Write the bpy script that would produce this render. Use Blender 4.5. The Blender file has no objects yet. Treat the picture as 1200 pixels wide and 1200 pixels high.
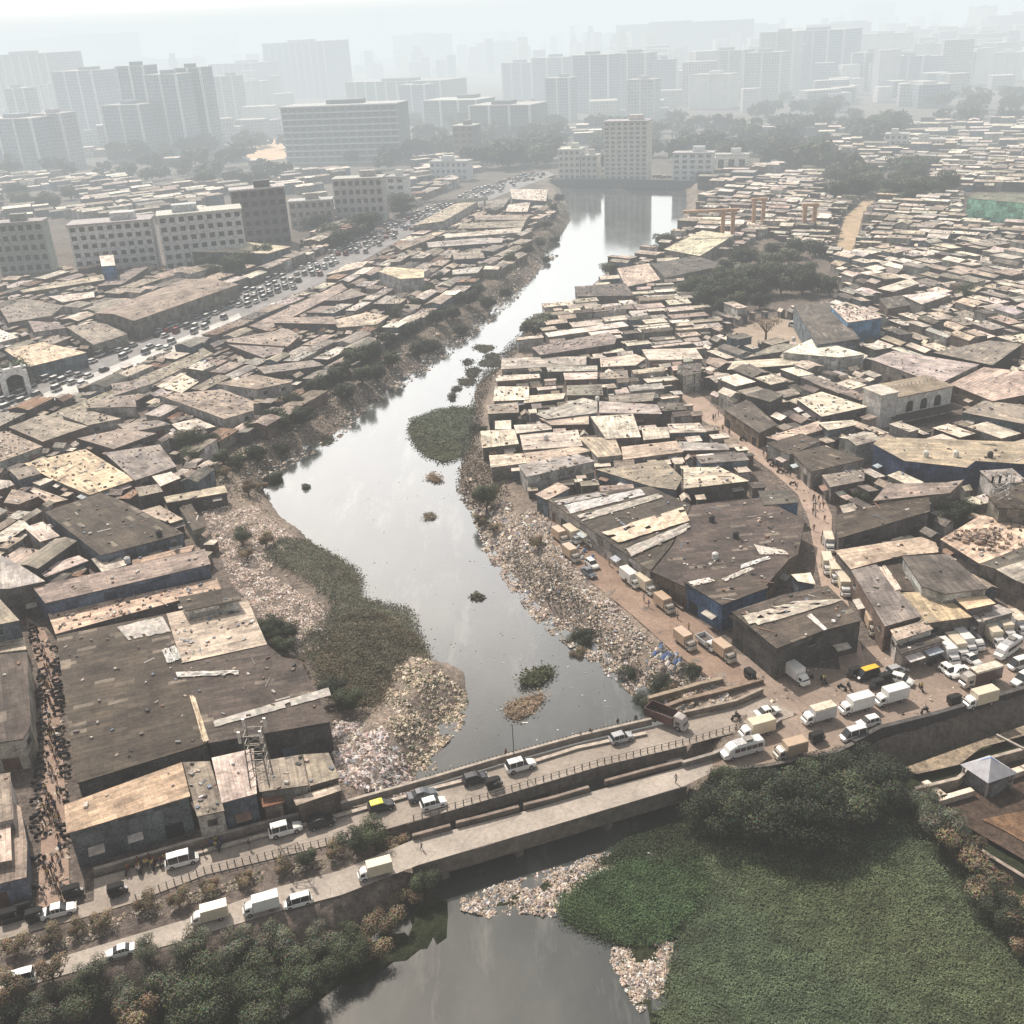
import bpy, math, random
import numpy as np
from mathutils import Vector, Matrix
from mathutils.geometry import tessellate_polygon
R = random.Random(7)
sc = bpy.context.scene
COL = sc.collection
# ------------------------------------------------------------------ camera
H = 100.0; PITCH = math.radians(25.4); ROLL = math.radians(3.0)
R0 = Vector((1,0,0)); F = Vector((0, math.cos(PITCH), -math.sin(PITCH))); U0 = Vector((0, math.sin(PITCH), math.cos(PITCH)))
RT = math.cos(ROLL)*R0 - math.sin(ROLL)*U0; UP = math.sin(ROLL)*R0 + math.cos(ROLL)*U0
def P(px, py, z=0.0):
    "point of the place at height z seen at this point of the 1200 px survey photograph"
    d = F + RT*((px-600)/1200) + UP*((600-py)/1200)
    t = (z-H)/d.z
    return Vector((d.x*t, d.y*t, z))
def proj(p):
    v = Vector(p) - Vector((0,0,H)); w = v.dot(F)
    return 600+1200*v.dot(RT)/w, 600-1200*v.dot(UP)/w, w
cam = bpy.data.cameras.new('camera'); cam.sensor_width = 36; cam.lens = 36; cam.clip_start = 1; cam.clip_end = 40000
co = bpy.data.objects.new('camera', cam); COL.objects.link(co)
m = Matrix((RT, UP, -F)).transposed().to_4x4(); m.translation = (0,0,H); co.matrix_world = m
sc.camera = co
# ------------------------------------------------------------------ light
SUN_AZ = math.radians(-31); SUN_EL = math.radians(50)      # azimuth from +Y towards +X
sd = Vector((math.sin(SUN_AZ)*math.cos(SUN_EL), math.cos(SUN_AZ)*math.cos(SUN_EL), math.sin(SUN_EL)))
sl = bpy.data.lights.new('sun', 'SUN'); sl.energy = 5.0; sl.angle = math.radians(0.6); sl.color = (1.0, 0.91, 0.81)
so = bpy.data.objects.new('sun', sl); COL.objects.link(so); so.rotation_euler = sd.to_track_quat('Z', 'Y').to_euler()
w = bpy.data.worlds.new('World'); sc.world = w; w.use_nodes = True
nt = w.node_tree; bg = nt.nodes['Background']
sk = nt.nodes.new('ShaderNodeTexSky'); sk.sky_type = 'NISHITA'; sk.sun_disc = False
sk.sun_elevation = SUN_EL; sk.sun_rotation = SUN_AZ; sk.dust_density = 2.0; sk.air_density = 1.0; sk.ozone_density = 1.0; sk.altitude = 50
hs = nt.nodes.new('ShaderNodeHueSaturation'); hs.inputs['Saturation'].default_value = 0.55
nt.links.new(sk.outputs[0], hs.inputs['Color']); bg.inputs[1].default_value = 0.138
# smoggy glow added to the lower sky, aimed along the river to brighten its reflection
tc = nt.nodes.new('ShaderNodeTexCoord'); dt = nt.nodes.new('ShaderNodeVectorMath'); dt.operation = 'DOT_PRODUCT'; nt.links.new(tc.outputs['Generated'], dt.inputs[0]); gd = Vector((-0.06, 1, 0.10)).normalized(); dt.inputs[1].default_value = gd
mr = nt.nodes.new('ShaderNodeMapRange'); mr.interpolation_type = 'SMOOTHSTEP'; nt.links.new(dt.outputs['Value'], mr.inputs[0]); mr.inputs[1].default_value = 0.80; mr.inputs[2].default_value = 0.985; mr.inputs[3].default_value = 0.95; mr.inputs[4].default_value = 6.0
vm = nt.nodes.new('ShaderNodeVectorMath'); vm.operation = 'SCALE'; nt.links.new(hs.outputs[0], vm.inputs[0]); nt.links.new(mr.outputs[0], vm.inputs['Scale']); tn = nt.nodes.new('ShaderNodeVectorMath'); tn.operation = 'MULTIPLY'; tn.inputs[1].default_value = (1.10, 1.0, 0.86); nt.links.new(vm.outputs[0], tn.inputs[0]); nt.links.new(tn.outputs[0], bg.inputs[0])
sc.view_settings.view_transform = 'Standard'; sc.view_settings.look = 'None'; sc.view_settings.exposure = 0
sc.cycles.max_bounces = 4; sc.cycles.diffuse_bounces = 2; sc.cycles.glossy_bounces = 2; sc.cycles.transmission_bounces = 2
sc.cycles.volume_bounces = 0; sc.cycles.transparent_max_bounces = 6; sc.cycles.use_adaptive_sampling = True; sc.cycles.adaptive_threshold = 0.02
sc.cycles.use_denoising = True
try: sc.cycles.denoiser = 'OPENIMAGEDENOISE'
except Exception: pass
# ------------------------------------------------------------------ materials
class NT:
    def __init__(s, name):
        s.m = bpy.data.materials.new(name); s.m.use_nodes = True; s.t = s.m.node_tree; s.b = s.t.nodes['Principled BSDF']
    def n(s, typ, **kw):
        x = s.t.nodes.new(typ)
        for k, v in kw.items():
            if k.startswith('_'): setattr(x, k[1:], v)
            else:
                x.inputs[int(k[1:]) if k[0] == 'i' and k[1:].isdigit() else k.replace('__', ' ')].default_value = v
        return x
    def l(s, a, b): s.t.links.new(a, b)
def mixc(t, a, b, fac=None, blend='MULTIPLY', f=1.0):
    x = t.n('ShaderNodeMix', _data_type='RGBA', _blend_type=blend); x.inputs[0].default_value = f
    if fac is not None: t.l(fac, x.inputs[0])
    for s_, v in ((6, a), (7, b)):
        if isinstance(v, tuple): x.inputs[s_].default_value = (*v, 1)
        else: t.l(v, x.inputs[s_])
    return x.outputs[2]
def ramp(t, src, stops):
    r = t.n('ShaderNodeValToRGB'); t.l(src, r.inputs[0]); e = r.color_ramp.elements
    while len(e) < len(stops): e.new(0.5)
    for k, (p, c) in enumerate(stops):
        e[k].position = p; e[k].color = (*c, 1) if isinstance(c, tuple) else (c, c, c, 1)
    return r.outputs[0]
def noise(t, scale, detail=4, rough=0.6, vec=None):
    x = t.n('ShaderNodeTexNoise', Scale=scale, Detail=detail, Roughness=rough)
    if vec is None:
        vec = t.n('ShaderNodeNewGeometry').outputs['Position']
    t.l(vec, x.inputs['Vector']); return x.outputs['Fac']
def col_attr(t): return t.n('ShaderNodeAttribute', _attribute_name='Col').outputs['Color']
def mat_roof():
    t = NT('weathered_sheet_roof'); uv = t.n('ShaderNodeUVMap').outputs[0]
    b1 = t.n('ShaderNodeTexBrick', _offset=0.37, _squash=1.0, Scale=1.0, Color1=(0.72,0.72,0.72,1), Color2=(1.22,1.2,1.16,1), Mortar=(0.5,0.48,0.45,1))
    b1.inputs['Mortar Size'].default_value = 0.03; b1.inputs['Brick Width'].default_value = 3.4; b1.inputs['Row Height'].default_value = 1.15; b1.inputs['Bias'].default_value = 0.0
    t.l(uv, b1.inputs['Vector'])
    c = mixc(t, col_attr(t), b1.outputs['Color'])
    b2 = t.n('ShaderNodeTexBrick', _offset=0.3, Scale=1.0, Color1=(0,0,0,1), Color2=(1,1,1,1), Mortar=(0,0,0,1))
    b2.inputs['Mortar Size'].default_value = 0.0; b2.inputs['Brick Width'].default_value = 3.1; b2.inputs['Row Height'].default_value = 1.0
    mp = t.n('ShaderNodeMapping', Location=(31.7, 12.3, 0)); t.l(uv, mp.inputs[0]); t.l(mp.outputs[0], b2.inputs['Vector'])
    pk = ramp(t, b2.outputs['Color'], [(0.0,0.0),(0.94,0.0),(0.95,0.36),(1.0,0.36)])
    c = mixc(t, c, (0.46,0.41,0.35), fac=pk, blend='MIX')
    n1 = noise(t, 0.16, 5, 0.7); c = mixc(t, c, ramp(t, n1, [(0.32,(0.45,0.42,0.40)),(0.52,(1.0,0.97,0.93)),(0.72,(1.45,1.35,1.22))]))
    n2 = noise(t, 1.3, 5, 0.75); c = mixc(t, c, ramp(t, n2, [(0.30,(0.66,0.62,0.58)),(0.5,1.0),(0.70,(1.22,1.2,1.16))]))
    n3 = noise(t, 0.5, 6, 0.8); c = mixc(t, c, (0.16,0.085,0.05), fac=ramp(t, n3, [(0.62,0.0),(0.76,0.3)]), blend='MIX')
    mp2 = t.n('ShaderNodeMapping', Scale=(0.13, 1.5, 1)); t.l(uv, mp2.inputs[0])
    n4 = noise(t, 1.0, 5, 0.7, mp2.outputs[0]); c = mixc(t, c, ramp(t, n4, [(0.33,0.68),(0.5,1.0),(0.68,1.22)]))
    t.l(c, t.b.inputs['Base Color']); t.b.inputs['Roughness'].default_value = 0.75; t.b.inputs['Specular IOR Level'].default_value = 0.25
    wv = t.n('ShaderNodeTexWave', _bands_direction='Y', Scale=2.2, Distortion=0.4, Detail=1.0); t.l(uv, wv.inputs[0])
    bp = t.n('ShaderNodeBump', Strength=0.5, Distance=0.08); t.l(wv.outputs[1], bp.inputs['Height']); 
    bp2 = t.n('ShaderNodeBump', Strength=0.8, Distance=0.35); t.l(n2, bp2.inputs['Height']); t.l(bp.outputs[0], bp2.inputs['Normal']); t.l(bp2.outputs[0], t.b.inputs['Normal'])
    return t.m
def mat_wall():
    t = NT('stained_wall'); uv = t.n('ShaderNodeUVMap').outputs[0]; c = col_attr(t)
    n1 = noise(t, 0.5, 5, 0.75); c = mixc(t, c, ramp(t, n1, [(0.3,0.35),(0.5,0.9),(0.7,1.3)]))
    n2 = noise(t, 3.0, 3, 0.7); c = mixc(t, c, ramp(t, n2, [(0.35,0.6),(0.6,1.15)]))
    b = t.n('ShaderNodeTexBrick', _offset=0.5, Scale=1.0, Color1=(0.3,0.3,0.3,1), Color2=(1.3,1.3,1.3,1), Mortar=(0.6,0.6,0.6,1))
    b.inputs['Mortar Size'].default_value = 0.06; b.inputs['Brick Width'].default_value = 2.3; b.inputs['Row Height'].default_value = 2.7; t.l(uv, b.inputs['Vector'])
    c = mixc(t, c, b.outputs['Color'], f=0.7)
    t.l(c, t.b.inputs['Base Color']); t.b.inputs['Roughness'].default_value = 0.85; t.b.inputs['Specular IOR Level'].default_value = 0.2
    return t.m
def mat_plain(name, rough=0.8, spec=0.3, n_lo=0.75, n_hi=1.2, scale=2.0, metal=0.0, bump=0.0):
    t = NT(name); c = mixc(t, col_attr(t), ramp(t, noise(t, scale, 4, 0.7), [(0.33, n_lo), (0.67, n_hi)]))
    t.l(c, t.b.inputs['Base Color']); t.b.inputs['Roughness'].default_value = rough; t.b.inputs['Specular IOR Level'].default_value = spec; t.b.inputs['Metallic'].default_value = metal
    if bump:
        bp = t.n('ShaderNodeBump', Strength=1.0, Distance=bump); t.l(noise(t, scale*1.5, 5, 0.7), bp.inputs['Height']); t.l(bp.outputs[0], t.b.inputs['Normal'])
    return t.m
def mat_leaf():
    t = NT('foliage'); c = mixc(t, col_attr(t), ramp(t, noise(t, 0.35, 3, 0.6), [(0.3, 0.6), (0.7, 1.5)]))
    t.l(c, t.b.inputs['Base Color']); t.b.inputs['Roughness'].default_value = 0.7; t.b.inputs['Specular IOR Level'].default_value = 0.25
    tr = t.n('ShaderNodeBsdfTranslucent'); t.l(c, tr.inputs[0]); mx = t.n('ShaderNodeMixShader'); mx.inputs[0].default_value = 0.25
    t.l(t.b.outputs[0], mx.inputs[1]); t.l(tr.outputs[0], mx.inputs[2]); t.l(mx.outputs[0], t.t.nodes['Material Output'].inputs[0]); return t.m
def mat_ground():
    t = NT('dusty_ground'); c = col_attr(t)
    c = mixc(t, c, ramp(t, noise(t, 0.06, 6, 0.75), [(0.3,(0.6,0.6,0.62)),(0.55,1.0),(0.75,(1.3,1.22,1.1))]))
    c = mixc(t, c, ramp(t, noise(t, 0.9, 6, 0.8), [(0.35,(0.5,0.47,0.45)),(0.52,1.0),(0.66,(1.6,1.5,1.4))]))
    t.l(c, t.b.inputs['Base Color']); t.b.inputs['Roughness'].default_value = 0.95; t.b.inputs['Specular IOR Level'].default_value = 0.1
    bp = t.n('ShaderNodeBump', Strength=1.0, Distance=0.5); t.l(noise(t, 1.2, 6, 0.8), bp.inputs['Height']); t.l(bp.outputs[0], t.b.inputs['Normal'])
    return t.m
def mat_road():
    t = NT('worn_road'); c = col_attr(t)
    c = mixc(t, c, ramp(t, noise(t, 0.12, 5, 0.7), [(0.3,0.7),(0.55,1.0),(0.75,1.3)]))
    c = mixc(t, c, ramp(t, noise(t, 1.6, 6, 0.8), [(0.3,0.72),(0.5,1.0),(0.7,1.25)]))
    v = t.n('ShaderNodeTexVoronoi', _feature='DISTANCE_TO_EDGE', Scale=0.22); gp = t.n('ShaderNodeNewGeometry').outputs[0]; t.l(gp, v.inputs['Vector'])
    c = mixc(t, c, ramp(t, v.outputs['Distance'], [(0.0,0.72),(0.012,1.0)]))
    t.l(c, t.b.inputs['Base Color']); t.b.inputs['Roughness'].default_value = 0.9; t.b.inputs['Specular IOR Level'].default_value = 0.2
    return t.m
def mat_water():
    t = NT('murky_river_water'); pos = t.n('ShaderNodeNewGeometry').outputs[0]
    mp = t.n('ShaderNodeMapping', Scale=(1.0, 0.45, 1)); t.l(pos, mp.inputs[0])
    n = noise(t, 0.05, 6, 0.65, mp.outputs[0])
    mp3 = t.n('ShaderNodeMapping', Rotation=(0,0,0.25), Scale=(1.0, 0.22, 1)); t.l(pos, mp3.inputs[0]); sc1 = noise(t, 0.16, 7, 0.72, mp3.outputs[0])
    cw = ramp(t, n, [(0.35,(0.034,0.040,0.040)),(0.5,(0.055,0.062,0.060)),(0.68,(0.09,0.095,0.088))])
    t.l(mixc(t, cw, (0.20,0.20,0.185), fac=ramp(t, sc1, [(0.54,0.0),(0.70,0.55)]), blend='MIX'), t.b.inputs['Base Color'])
    t.l(ramp(t, n, [(0.4,0.07),(0.65,0.13)]), t.b.inputs['Roughness'])
    t.b.inputs['IOR'].default_value = 1.75; t.b.inputs['Specular IOR Level'].default_value = 0.62
    bp = t.n('ShaderNodeBump', Strength=0.07, Distance=0.1); t.l(noise(t, 1.1, 4, 0.6), bp.inputs['Height']); t.l(bp.outputs[0], t.b.inputs['Normal'])
    return t.m
def mat_facade():
    t = NT('hazy_facade'); uv = t.n('ShaderNodeUVMap').outputs[0]
    b = t.n('ShaderNodeTexBrick', _offset=0.0, Scale=1.0, Color1=(0.55,0.57,0.6,1), Color2=(0.8,0.81,0.83,1), Mortar=(1.1,1.1,1.08,1))
    b.inputs['Mortar Size'].default_value = 0.45; b.inputs['Mortar Smooth'].default_value = 0.15; b.inputs['Brick Width'].default_value = 3.6; b.inputs['Row Height'].default_value = 3.2; t.l(uv, b.inputs['Vector'])
    c = mixc(t, col_attr(t), b.outputs['Color']); c = mixc(t, c, ramp(t, noise(t, 0.05, 3), [(0.3,0.8),(0.7,1.15)]))
    t.l(c, t.b.inputs['Base Color']); t.b.inputs['Roughness'].default_value = 0.6; return t.m
ROOF = mat_roof(); WALL = mat_wall(); LEAF = mat_leaf(); GROUND = mat_ground(); ROAD = mat_road(); WATER = mat_water(); FACADE = mat_facade()
PAINT = mat_plain('vehicle_paint', 0.32, 0.5, 0.9, 1.06, 1.0); GLASS = mat_plain('dark_glass', 0.12, 0.6, 0.9, 1.1); RUB = mat_plain('rubber', 0.85, 0.2)
CONC = mat_plain('concrete', 0.85, 0.25, 0.6, 1.25, 0.8, bump=0.06); JUNK = mat_plain('rubbish', 0.75, 0.3, 0.8, 1.2, 3.0); CLOTH = mat_plain('cloth', 0.9, 0.1, 0.85, 1.1, 6)
BARK = mat_plain('bark', 0.95, 0.1); STEEL = mat_plain('steel', 0.5, 0.5, 0.7, 1.2, 1.5, 0.4); TARP = mat_plain('tarpaulin', 0.55, 0.4, 0.62, 1.25, 0.8, bump=0.25)
# ------------------------------------------------------------------ mesh builder
class MB:
    def __init__(s): s.v = []; s.f = []; s.c = []; s.u = []; s.mi = []
    def face(s, pts, col, uv=None, mi=0):
        k = len(s.v); s.v.extend([tuple(p) for p in pts]); s.f.append(tuple(range(k, k+len(pts)))); s.c.append(col); s.u.append(uv or [(0,0)]*len(pts)); s.mi.append(mi)
    def sh(s, verts, faces, col, mi=0):
        k = len(s.v); s.v.extend([tuple(p) for p in verts])
        for f in faces: s.f.append(tuple(k+i for i in f)); s.c.append(col); s.u.append([(0,0)]*len(f)); s.mi.append(mi)
    def box(s, c, d, col, rz=0.0, tilt=(0,0), mi=0):
        x, y, z = c; a, b, e = d[0]/2, d[1]/2, d[2]/2; cs, sn = math.cos(rz), math.sin(rz); vs = []
        for dz in (-e, e):
            for dx, dy in ((-a,-b),(a,-b),(a,b),(-a,b)):
                vs.append((x+dx*cs-dy*sn, y+dx*sn+dy*cs, z+dz+dx*tilt[0]+dy*tilt[1]))
        s.sh(vs, ((0,3,2,1),(4,5,6,7),(0,1,5,4),(1,2,6,5),(2,3,7,6),(3,0,4,7)), col, mi)
    def bar(s, a, b, r, col, n=4, r2=None, mi=0):
        a = Vector(a); b = Vector(b); d = (b-a).normalized(); q = d.to_track_quat('Z','Y'); vs = []
        for p, rr in ((a, r), (b, r if r2 is None else r2)):
            for k in range(n):
                t = 2*math.pi*(k+.5)/n; vs.append(p + q @ Vector((rr*math.cos(t), rr*math.sin(t), 0)))
        fs = [(k, (k+1)%n, n+(k+1)%n, n+k) for k in range(n)] + [tuple(range(n-1,-1,-1)), tuple(range(n, 2*n))]
        s.sh(vs, fs, col, mi)
    def loft(s, secs, col, mi=0):
        "secs: (x, half width bottom, half width top, z0, z1, chamfer)"
        vs = []
        for x, hb, ht, z0, z1, c in secs:
            for y, z in ((-hb+c, z0),(hb-c, z0),(hb, z0+c),(ht, z1-c),(ht-c, z1),(-ht+c, z1),(-ht, z1-c),(-hb, z0+c)): vs.append((x, y, z))
        fs = []
        for i in range(len(secs)-1):
            for k in range(8):
                k2 = (k+1) % 8; fs.append((i*8+k, (i+1)*8+k, (i+1)*8+k2, i*8+k2))
        fs.append(tuple(range(8))); fs.append(tuple(range(len(secs)*8-1, len(secs)*8-9, -1))); s.sh(vs, fs, col, mi)
    def mesh(s, name, mats):
        me = bpy.data.meshes.new(name); me.from_pydata(s.v, [], s.f); me.materials.clear()
        for mt in (mats if isinstance(mats, (list, tuple)) else [mats]): me.materials.append(mt)
        ns = np.array([len(f) for f in s.f]); cl = np.array([(*c[:3], 1.0) for c in s.c], dtype=np.float32).reshape(-1, 4)
        at = me.color_attributes.new('Col', 'FLOAT_COLOR', 'CORNER'); at.data.foreach_set('color', np.repeat(cl, ns, axis=0).ravel())
        uv = me.uv_layers.new(name='UVMap'); uv.data.foreach_set('uv', np.array([q for u in s.u for q in u], dtype=np.float32).ravel())
        me.polygons.foreach_set('material_index', np.array(s.mi, dtype=np.int32)); me.update(); return me
    def obj(s, name, mats, parent=None, **kw):
        return link(name, s.mesh(name, mats), parent, **kw)
def link(name, data, parent=None, loc=None, rz=0.0, label=None, cat=None, group=None, kind=None):
    o = bpy.data.objects.new(name, data); COL.objects.link(o)
    if parent is not None: o.parent = parent
    if loc is not None: o.location = loc
    o.rotation_euler[2] = rz; tag(o, label, cat, group, kind); return o
def tag(o, label=None, cat=None, group=None, kind=None):
    if label: o['label'] = label
    if cat: o['category'] = cat
    if group: o['group'] = group
    if kind: o['kind'] = kind
    return o
def thing(name, label, cat, loc, rz=0.0, group=None): return link(name, None, None, loc, rz, label, cat, group)
KIDS = {}
def dup(root, loc, rz, label=None, group=None, scale=None):
    r = root.copy(); COL.objects.link(r); r.location = loc; r.rotation_euler[2] = rz
    if label: r['label'] = label
    if group: r['group'] = group
    if scale: r.scale = (scale,)*3
    for ch in KIDS.get(root.name, ()):
        c = ch.copy(); COL.objects.link(c); c.parent = r
        for g in KIDS.get(ch.name, ()): d = g.copy(); COL.objects.link(d); d.parent = c
    return r
# ------------------------------------------------------------------ 2d helpers
def inpoly(x, y, pl):
    r = False; j = len(pl)-1
    for i in range(len(pl)):
        xi, yi = pl[i]; xj, yj = pl[j]
        if (yi > y) != (yj > y) and x < (xj-xi)*(y-yi)/(yj-yi)+xi: r = not r
        j = i
    return r
def W(pts, z=0.0): return [tuple(P(x, y, z)[:2]) for x, y in pts]
def sdf(X, Y, pl):
    "signed distance, negative inside, numpy"
    d = np.full(X.shape, 1e18); ins = np.zeros(X.shape, bool); n = len(pl)
    for i in range(n):
        ax, ay = pl[i]; bx, by = pl[(i+1) % n]; ex, ey = bx-ax, by-ay; wx, wy = X-ax, Y-ay
        t = np.clip((wx*ex+wy*ey)/(ex*ex+ey*ey+1e-9), 0, 1); d = np.minimum(d, (wx-ex*t)**2+(wy-ey*t)**2)
        c = ((ay > Y) != (by > Y)) & (X < (bx-ax)*(Y-ay)/((by-ay) if abs(by-ay) > 1e-9 else 1e-9)+ax); ins ^= c
    return np.where(ins, -1, 1)*np.sqrt(d)
def bbox(pl): xs = [p[0] for p in pl]; ys = [p[1] for p in pl]; return min(xs), min(ys), max(xs), max(ys)
def area(pl): return sum(pl[i][0]*pl[(i+1)%len(pl)][1]-pl[(i+1)%len(pl)][0]*pl[i][1] for i in range(len(pl)))/2
def rnd_in(pl):
    b = bbox(pl)
    for _ in range(400):
        x = R.uniform(b[0], b[2]); y = R.uniform(b[1], b[3])
        if inpoly(x, y, pl): return x, y
    return pl[0]
def along(pts, step):
    "walk a polyline of vectors: (point, direction angle)"
    out = []
    for i in range(len(pts)-1):
        a, b = pts[i], pts[i+1]; L = (b-a).length; n = max(1, int(L/step)); an = math.atan2(b.y-a.y, b.x-a.x)
        for k in range(n): out.append((a.lerp(b, k/n), an))
    return out
def hN(x, y, s): return math.sin(x*0.37*s+1.3)*math.cos(y*0.41*s+0.7)+0.5*math.sin((x+y)*0.83*s+2.1)*math.sin((x-y)*0.71*s)
WZ = -4.0
# ------------------------------------------------------------------ river and ground
RIV = [(652,213),(665,240),(669,258),(660,273),(640,290),(637,313),(617,333),(582,347),(577,365),(540,390),(522,405),(510,408),(495,418),(490,432),(460,450),(443,465),(420,474),(400,503),(372,519),(337,537),(313,546),(302,560),(313,583),(328,605),(347,617),(372,640),(402,656),(421,676),(421,696),(450,712),(480,724),(486,740),(497,757),(502,772),(528,778),(545,788),(546,815),(533,833),(510,853),(512,873),(492,893),(488,910),(485,960),(485,1002),(520,1045),(540,1070),(528,1097),(500,1120),(463,1132),(440,1150),(400,1165),(368,1182),(330,1215),(757,1215),(753,1197),(726,1155),(713,1117),(677,1087),(647,1071),(613,1066),(580,1072),(570,1058),(620,1040),(680,1005),(760,975),(800,958),(802,880),(785,845),(785,818),(760,806),(740,784),(727,776),(693,750),(663,730),(630,707),(597,667),(580,647),(563,623),(557,593),(541,577),(537,567),(541,545),(552,520),(556,480),(556,462),(560,450),(580,437),(588,420),(607,408),(613,390),(625,375),(662,364),(684,343),(706,323),(735,307),(765,297),(793,270),(800,255),(805,240),(803,213)]
LOW = [(350,1080),(420,1045),(500,1006),(485,1000),(485,905),(800,830),(805,925),(900,903),(980,884),(1030,862),(1200,822),(1330,790),(1330,1300),(-120,1300),(-120,1190),(0,1180),(200,1125)]
river_w = W(RIV, WZ); low_w = W(LOW, 0)
def bank_h(X, Y):
    d = sdf(X, Y, river_w); wob = 7.5+2.2*np.sin(X*0.11+1)*np.cos(Y*0.09)+1.2*np.sin(X*0.31)*np.sin(Y*0.27)
    t = np.clip(d/wob, 0, 1); h = WZ + 3.93*(t*t*(3-2*t))**0.8; h = np.where(d < 0, WZ-np.clip(-d*0.5, 0, 1.5), h)
    dl = sdf(X, Y, low_w); k = np.clip((dl+1.2)/2.2, 0, 1); lowz = np.where(d < 0, -6.0, -3.92+0.06*np.sin(X*0.2)*np.sin(Y*0.23))
    lowz = np.where(d >= 0, np.minimum(lowz, WZ + np.clip(d*0.25, 0, 1)), lowz)
    h = np.minimum(h, lowz*(1-k)+(-0.07)*k + 0.0)
    return h, d, dl
xs = np.concatenate([np.linspace(-6000,-420,14), np.linspace(-400,-165,50), np.arange(-160, 175, 1.6), np.linspace(180,420,50), np.linspace(450,7000,14)])
ys = np.concatenate([np.arange(40, 330, 1.6), np.linspace(332, 900, 240), np.linspace(910, 1500, 20), np.linspace(1700, 16000, 12)])
X, Y = np.meshgrid(xs, ys); Z, D, DL = bank_h(X, Y)
bump = (np.sin(X*1.3+Y*0.7)*np.sin(Y*1.1-X*0.4)+np.sin(X*0.6)*np.sin(Y*0.5))*0.22
onbank = np.exp(-((D-6)/7)**2)*(D > 0); Z = Z + bump*onbank
gm = bpy.data.meshes.new('ground'); ny, nx = X.shape
idx = np.arange(nx*ny).reshape(ny, nx); fc = np.stack([idx[:-1,:-1], idx[:-1,1:], idx[1:,1:], idx[1:,:-1]], -1).reshape(-1, 4)
gm.from_pydata(np.stack([X, Y, Z], -1).reshape(-1, 3).tolist(), [], fc.tolist()); gm.materials.append(GROUND)
base = np.array([0.20,0.17,0.15]); bank = np.array([0.34,0.285,0.24]); far = np.array([0.20,0.19,0.17]); lowc = np.array([0.045,0.055,0.03])
cc = np.broadcast_to(base, X.shape+(3,)).copy(); kb = np.clip(onbank, 0, 1)[..., None]; cc = cc*(1-kb)+bank*kb
kf = np.clip((Y-500)/500, 0, 1)[..., None]; cc = cc*(1-kf)+far*kf; kl = np.clip(-DL/4, 0, 1)[..., None]; cc = cc*(1-kl)+lowc*kl
at = gm.color_attributes.new('Col', 'FLOAT_COLOR', 'POINT'); at.data.foreach_set('color', np.concatenate([cc, np.ones(X.shape+(1,))], -1).astype(np.float32).ravel())
gm.polygons.foreach_set('use_smooth', np.ones(len(gm.polygons), bool)); link('ground', gm, kind='structure')
def gz(x, y): return float(bank_h(np.array([x]), np.array([y]))[0][0])
wb = MB(); wb.face([(-260,30,WZ),(330,30,WZ),(330,900,WZ),(-260,900,WZ)], (0.1,0.1,0.1)); wb.obj('river_water', WATER, kind='structure')
# ------------------------------------------------------------------ roads
def sheet(name, pts, z, col, mat=None, kind='structure', zp=0.0):
    v = [P(x, y, zp) for x, y in pts]; v = [Vector((p.x, p.y, z)) for p in v]; b = MB()
    for t in tessellate_polygon([v]): 
        q = [v[i] for i in t]
        if (q[1]-q[0]).cross(q[2]-q[0]).z < 0: q.reverse()
        b.face(q, col)
    return b.obj(name, mat or ROAD, kind=kind)
ROADS = {}
ROADS['bridge'] = [(-60,1104),(0,1086),(110,1056),(110,1030),(233,996),(400,952),(510,920),(587,897),(677,872),(763,852),(800,843),(862,828),(895,816),(930,826),(930,839),(913,845),(800,875),(700,899),(600,929),(473,966),(400,987),(240,1026),(153,1059),(110,1072),(0,1102),(-60,1118)]
ROADS['junction'] = [(800,748),(830,742),(858,765),(915,780),(990,785),(1015,758),(1045,755),(1090,782),(1100,748),(1200,700),(1290,700),(1290,782),(1200,808),(1030,857),(1000,873),(980,880),(900,898),(833,905),(800,921),(795,900),(913,846),(935,838),(905,822),(862,805)]
ROADS['lower'] = [(-60,1160),(0,1140),(67,1123),(150,1098),(233,1073),(320,1041),(400,1020),(483,985),(607,953),(690,929),(800,899),(835,888),(835,905),(800,922),(633,972),(490,1014),(400,1049),(320,1070),(207,1105),(67,1145),(0,1166),(-60,1182)]
ROADS['highway'] = [(-80,525),(50,480),(120,450),(236,404),(287,377),(320,357),(377,332),(430,303),(480,275),(540,248),(600,224),(650,205),(640,200),(600,210),(560,224),(500,248),(440,276),(400,294),(330,322),(280,345),(220,376),(160,402),(40,452),(0,470),(-80,500)]
ROADS['lane'] = [(985,785),(1018,790),(1008,755),(992,700),(974,640),(975,605),(968,588),(945,565),(915,538),(880,512),(850,490),(828,468),(810,455),(798,465),(820,490),(860,520),(905,553),(935,580),(948,610),(955,650),(965,700)]
ROADS['bankroad'] = [(640,600),(655,598),(700,640),(760,690),(830,735),(862,775),(880,800),(840,800),(790,765),(740,720),(690,680),(650,640)]
ROADS['alley'] = [(30,722),(52,738),(68,775),(70,840),(76,920),(80,990),(82,1062),(42,1066),(48,1000),(48,930),(52,870),(50,800),(36,755)]
ROADS['farlane'] = [(980,290),(992,305),(1005,280),(1010,255),(1025,235),(1015,232),(990,255)]
cols = dict(bridge=(0.36,0.31,0.265), junction=(0.32,0.25,0.205), lower=(0.42,0.37,0.32), highway=(0.30,0.29,0.285), lane=(0.42,0.32,0.26), bankroad=(0.30,0.215,0.165), alley=(0.36,0.26,0.205), farlane=(0.5,0.38,0.25))
nm = dict(bridge='bridge_road', junction='junction_road', lower='lower_road', highway='highway', lane='market_lane', bankroad='riverside_track', alley='alley', farlane='dirt_path')
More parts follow.
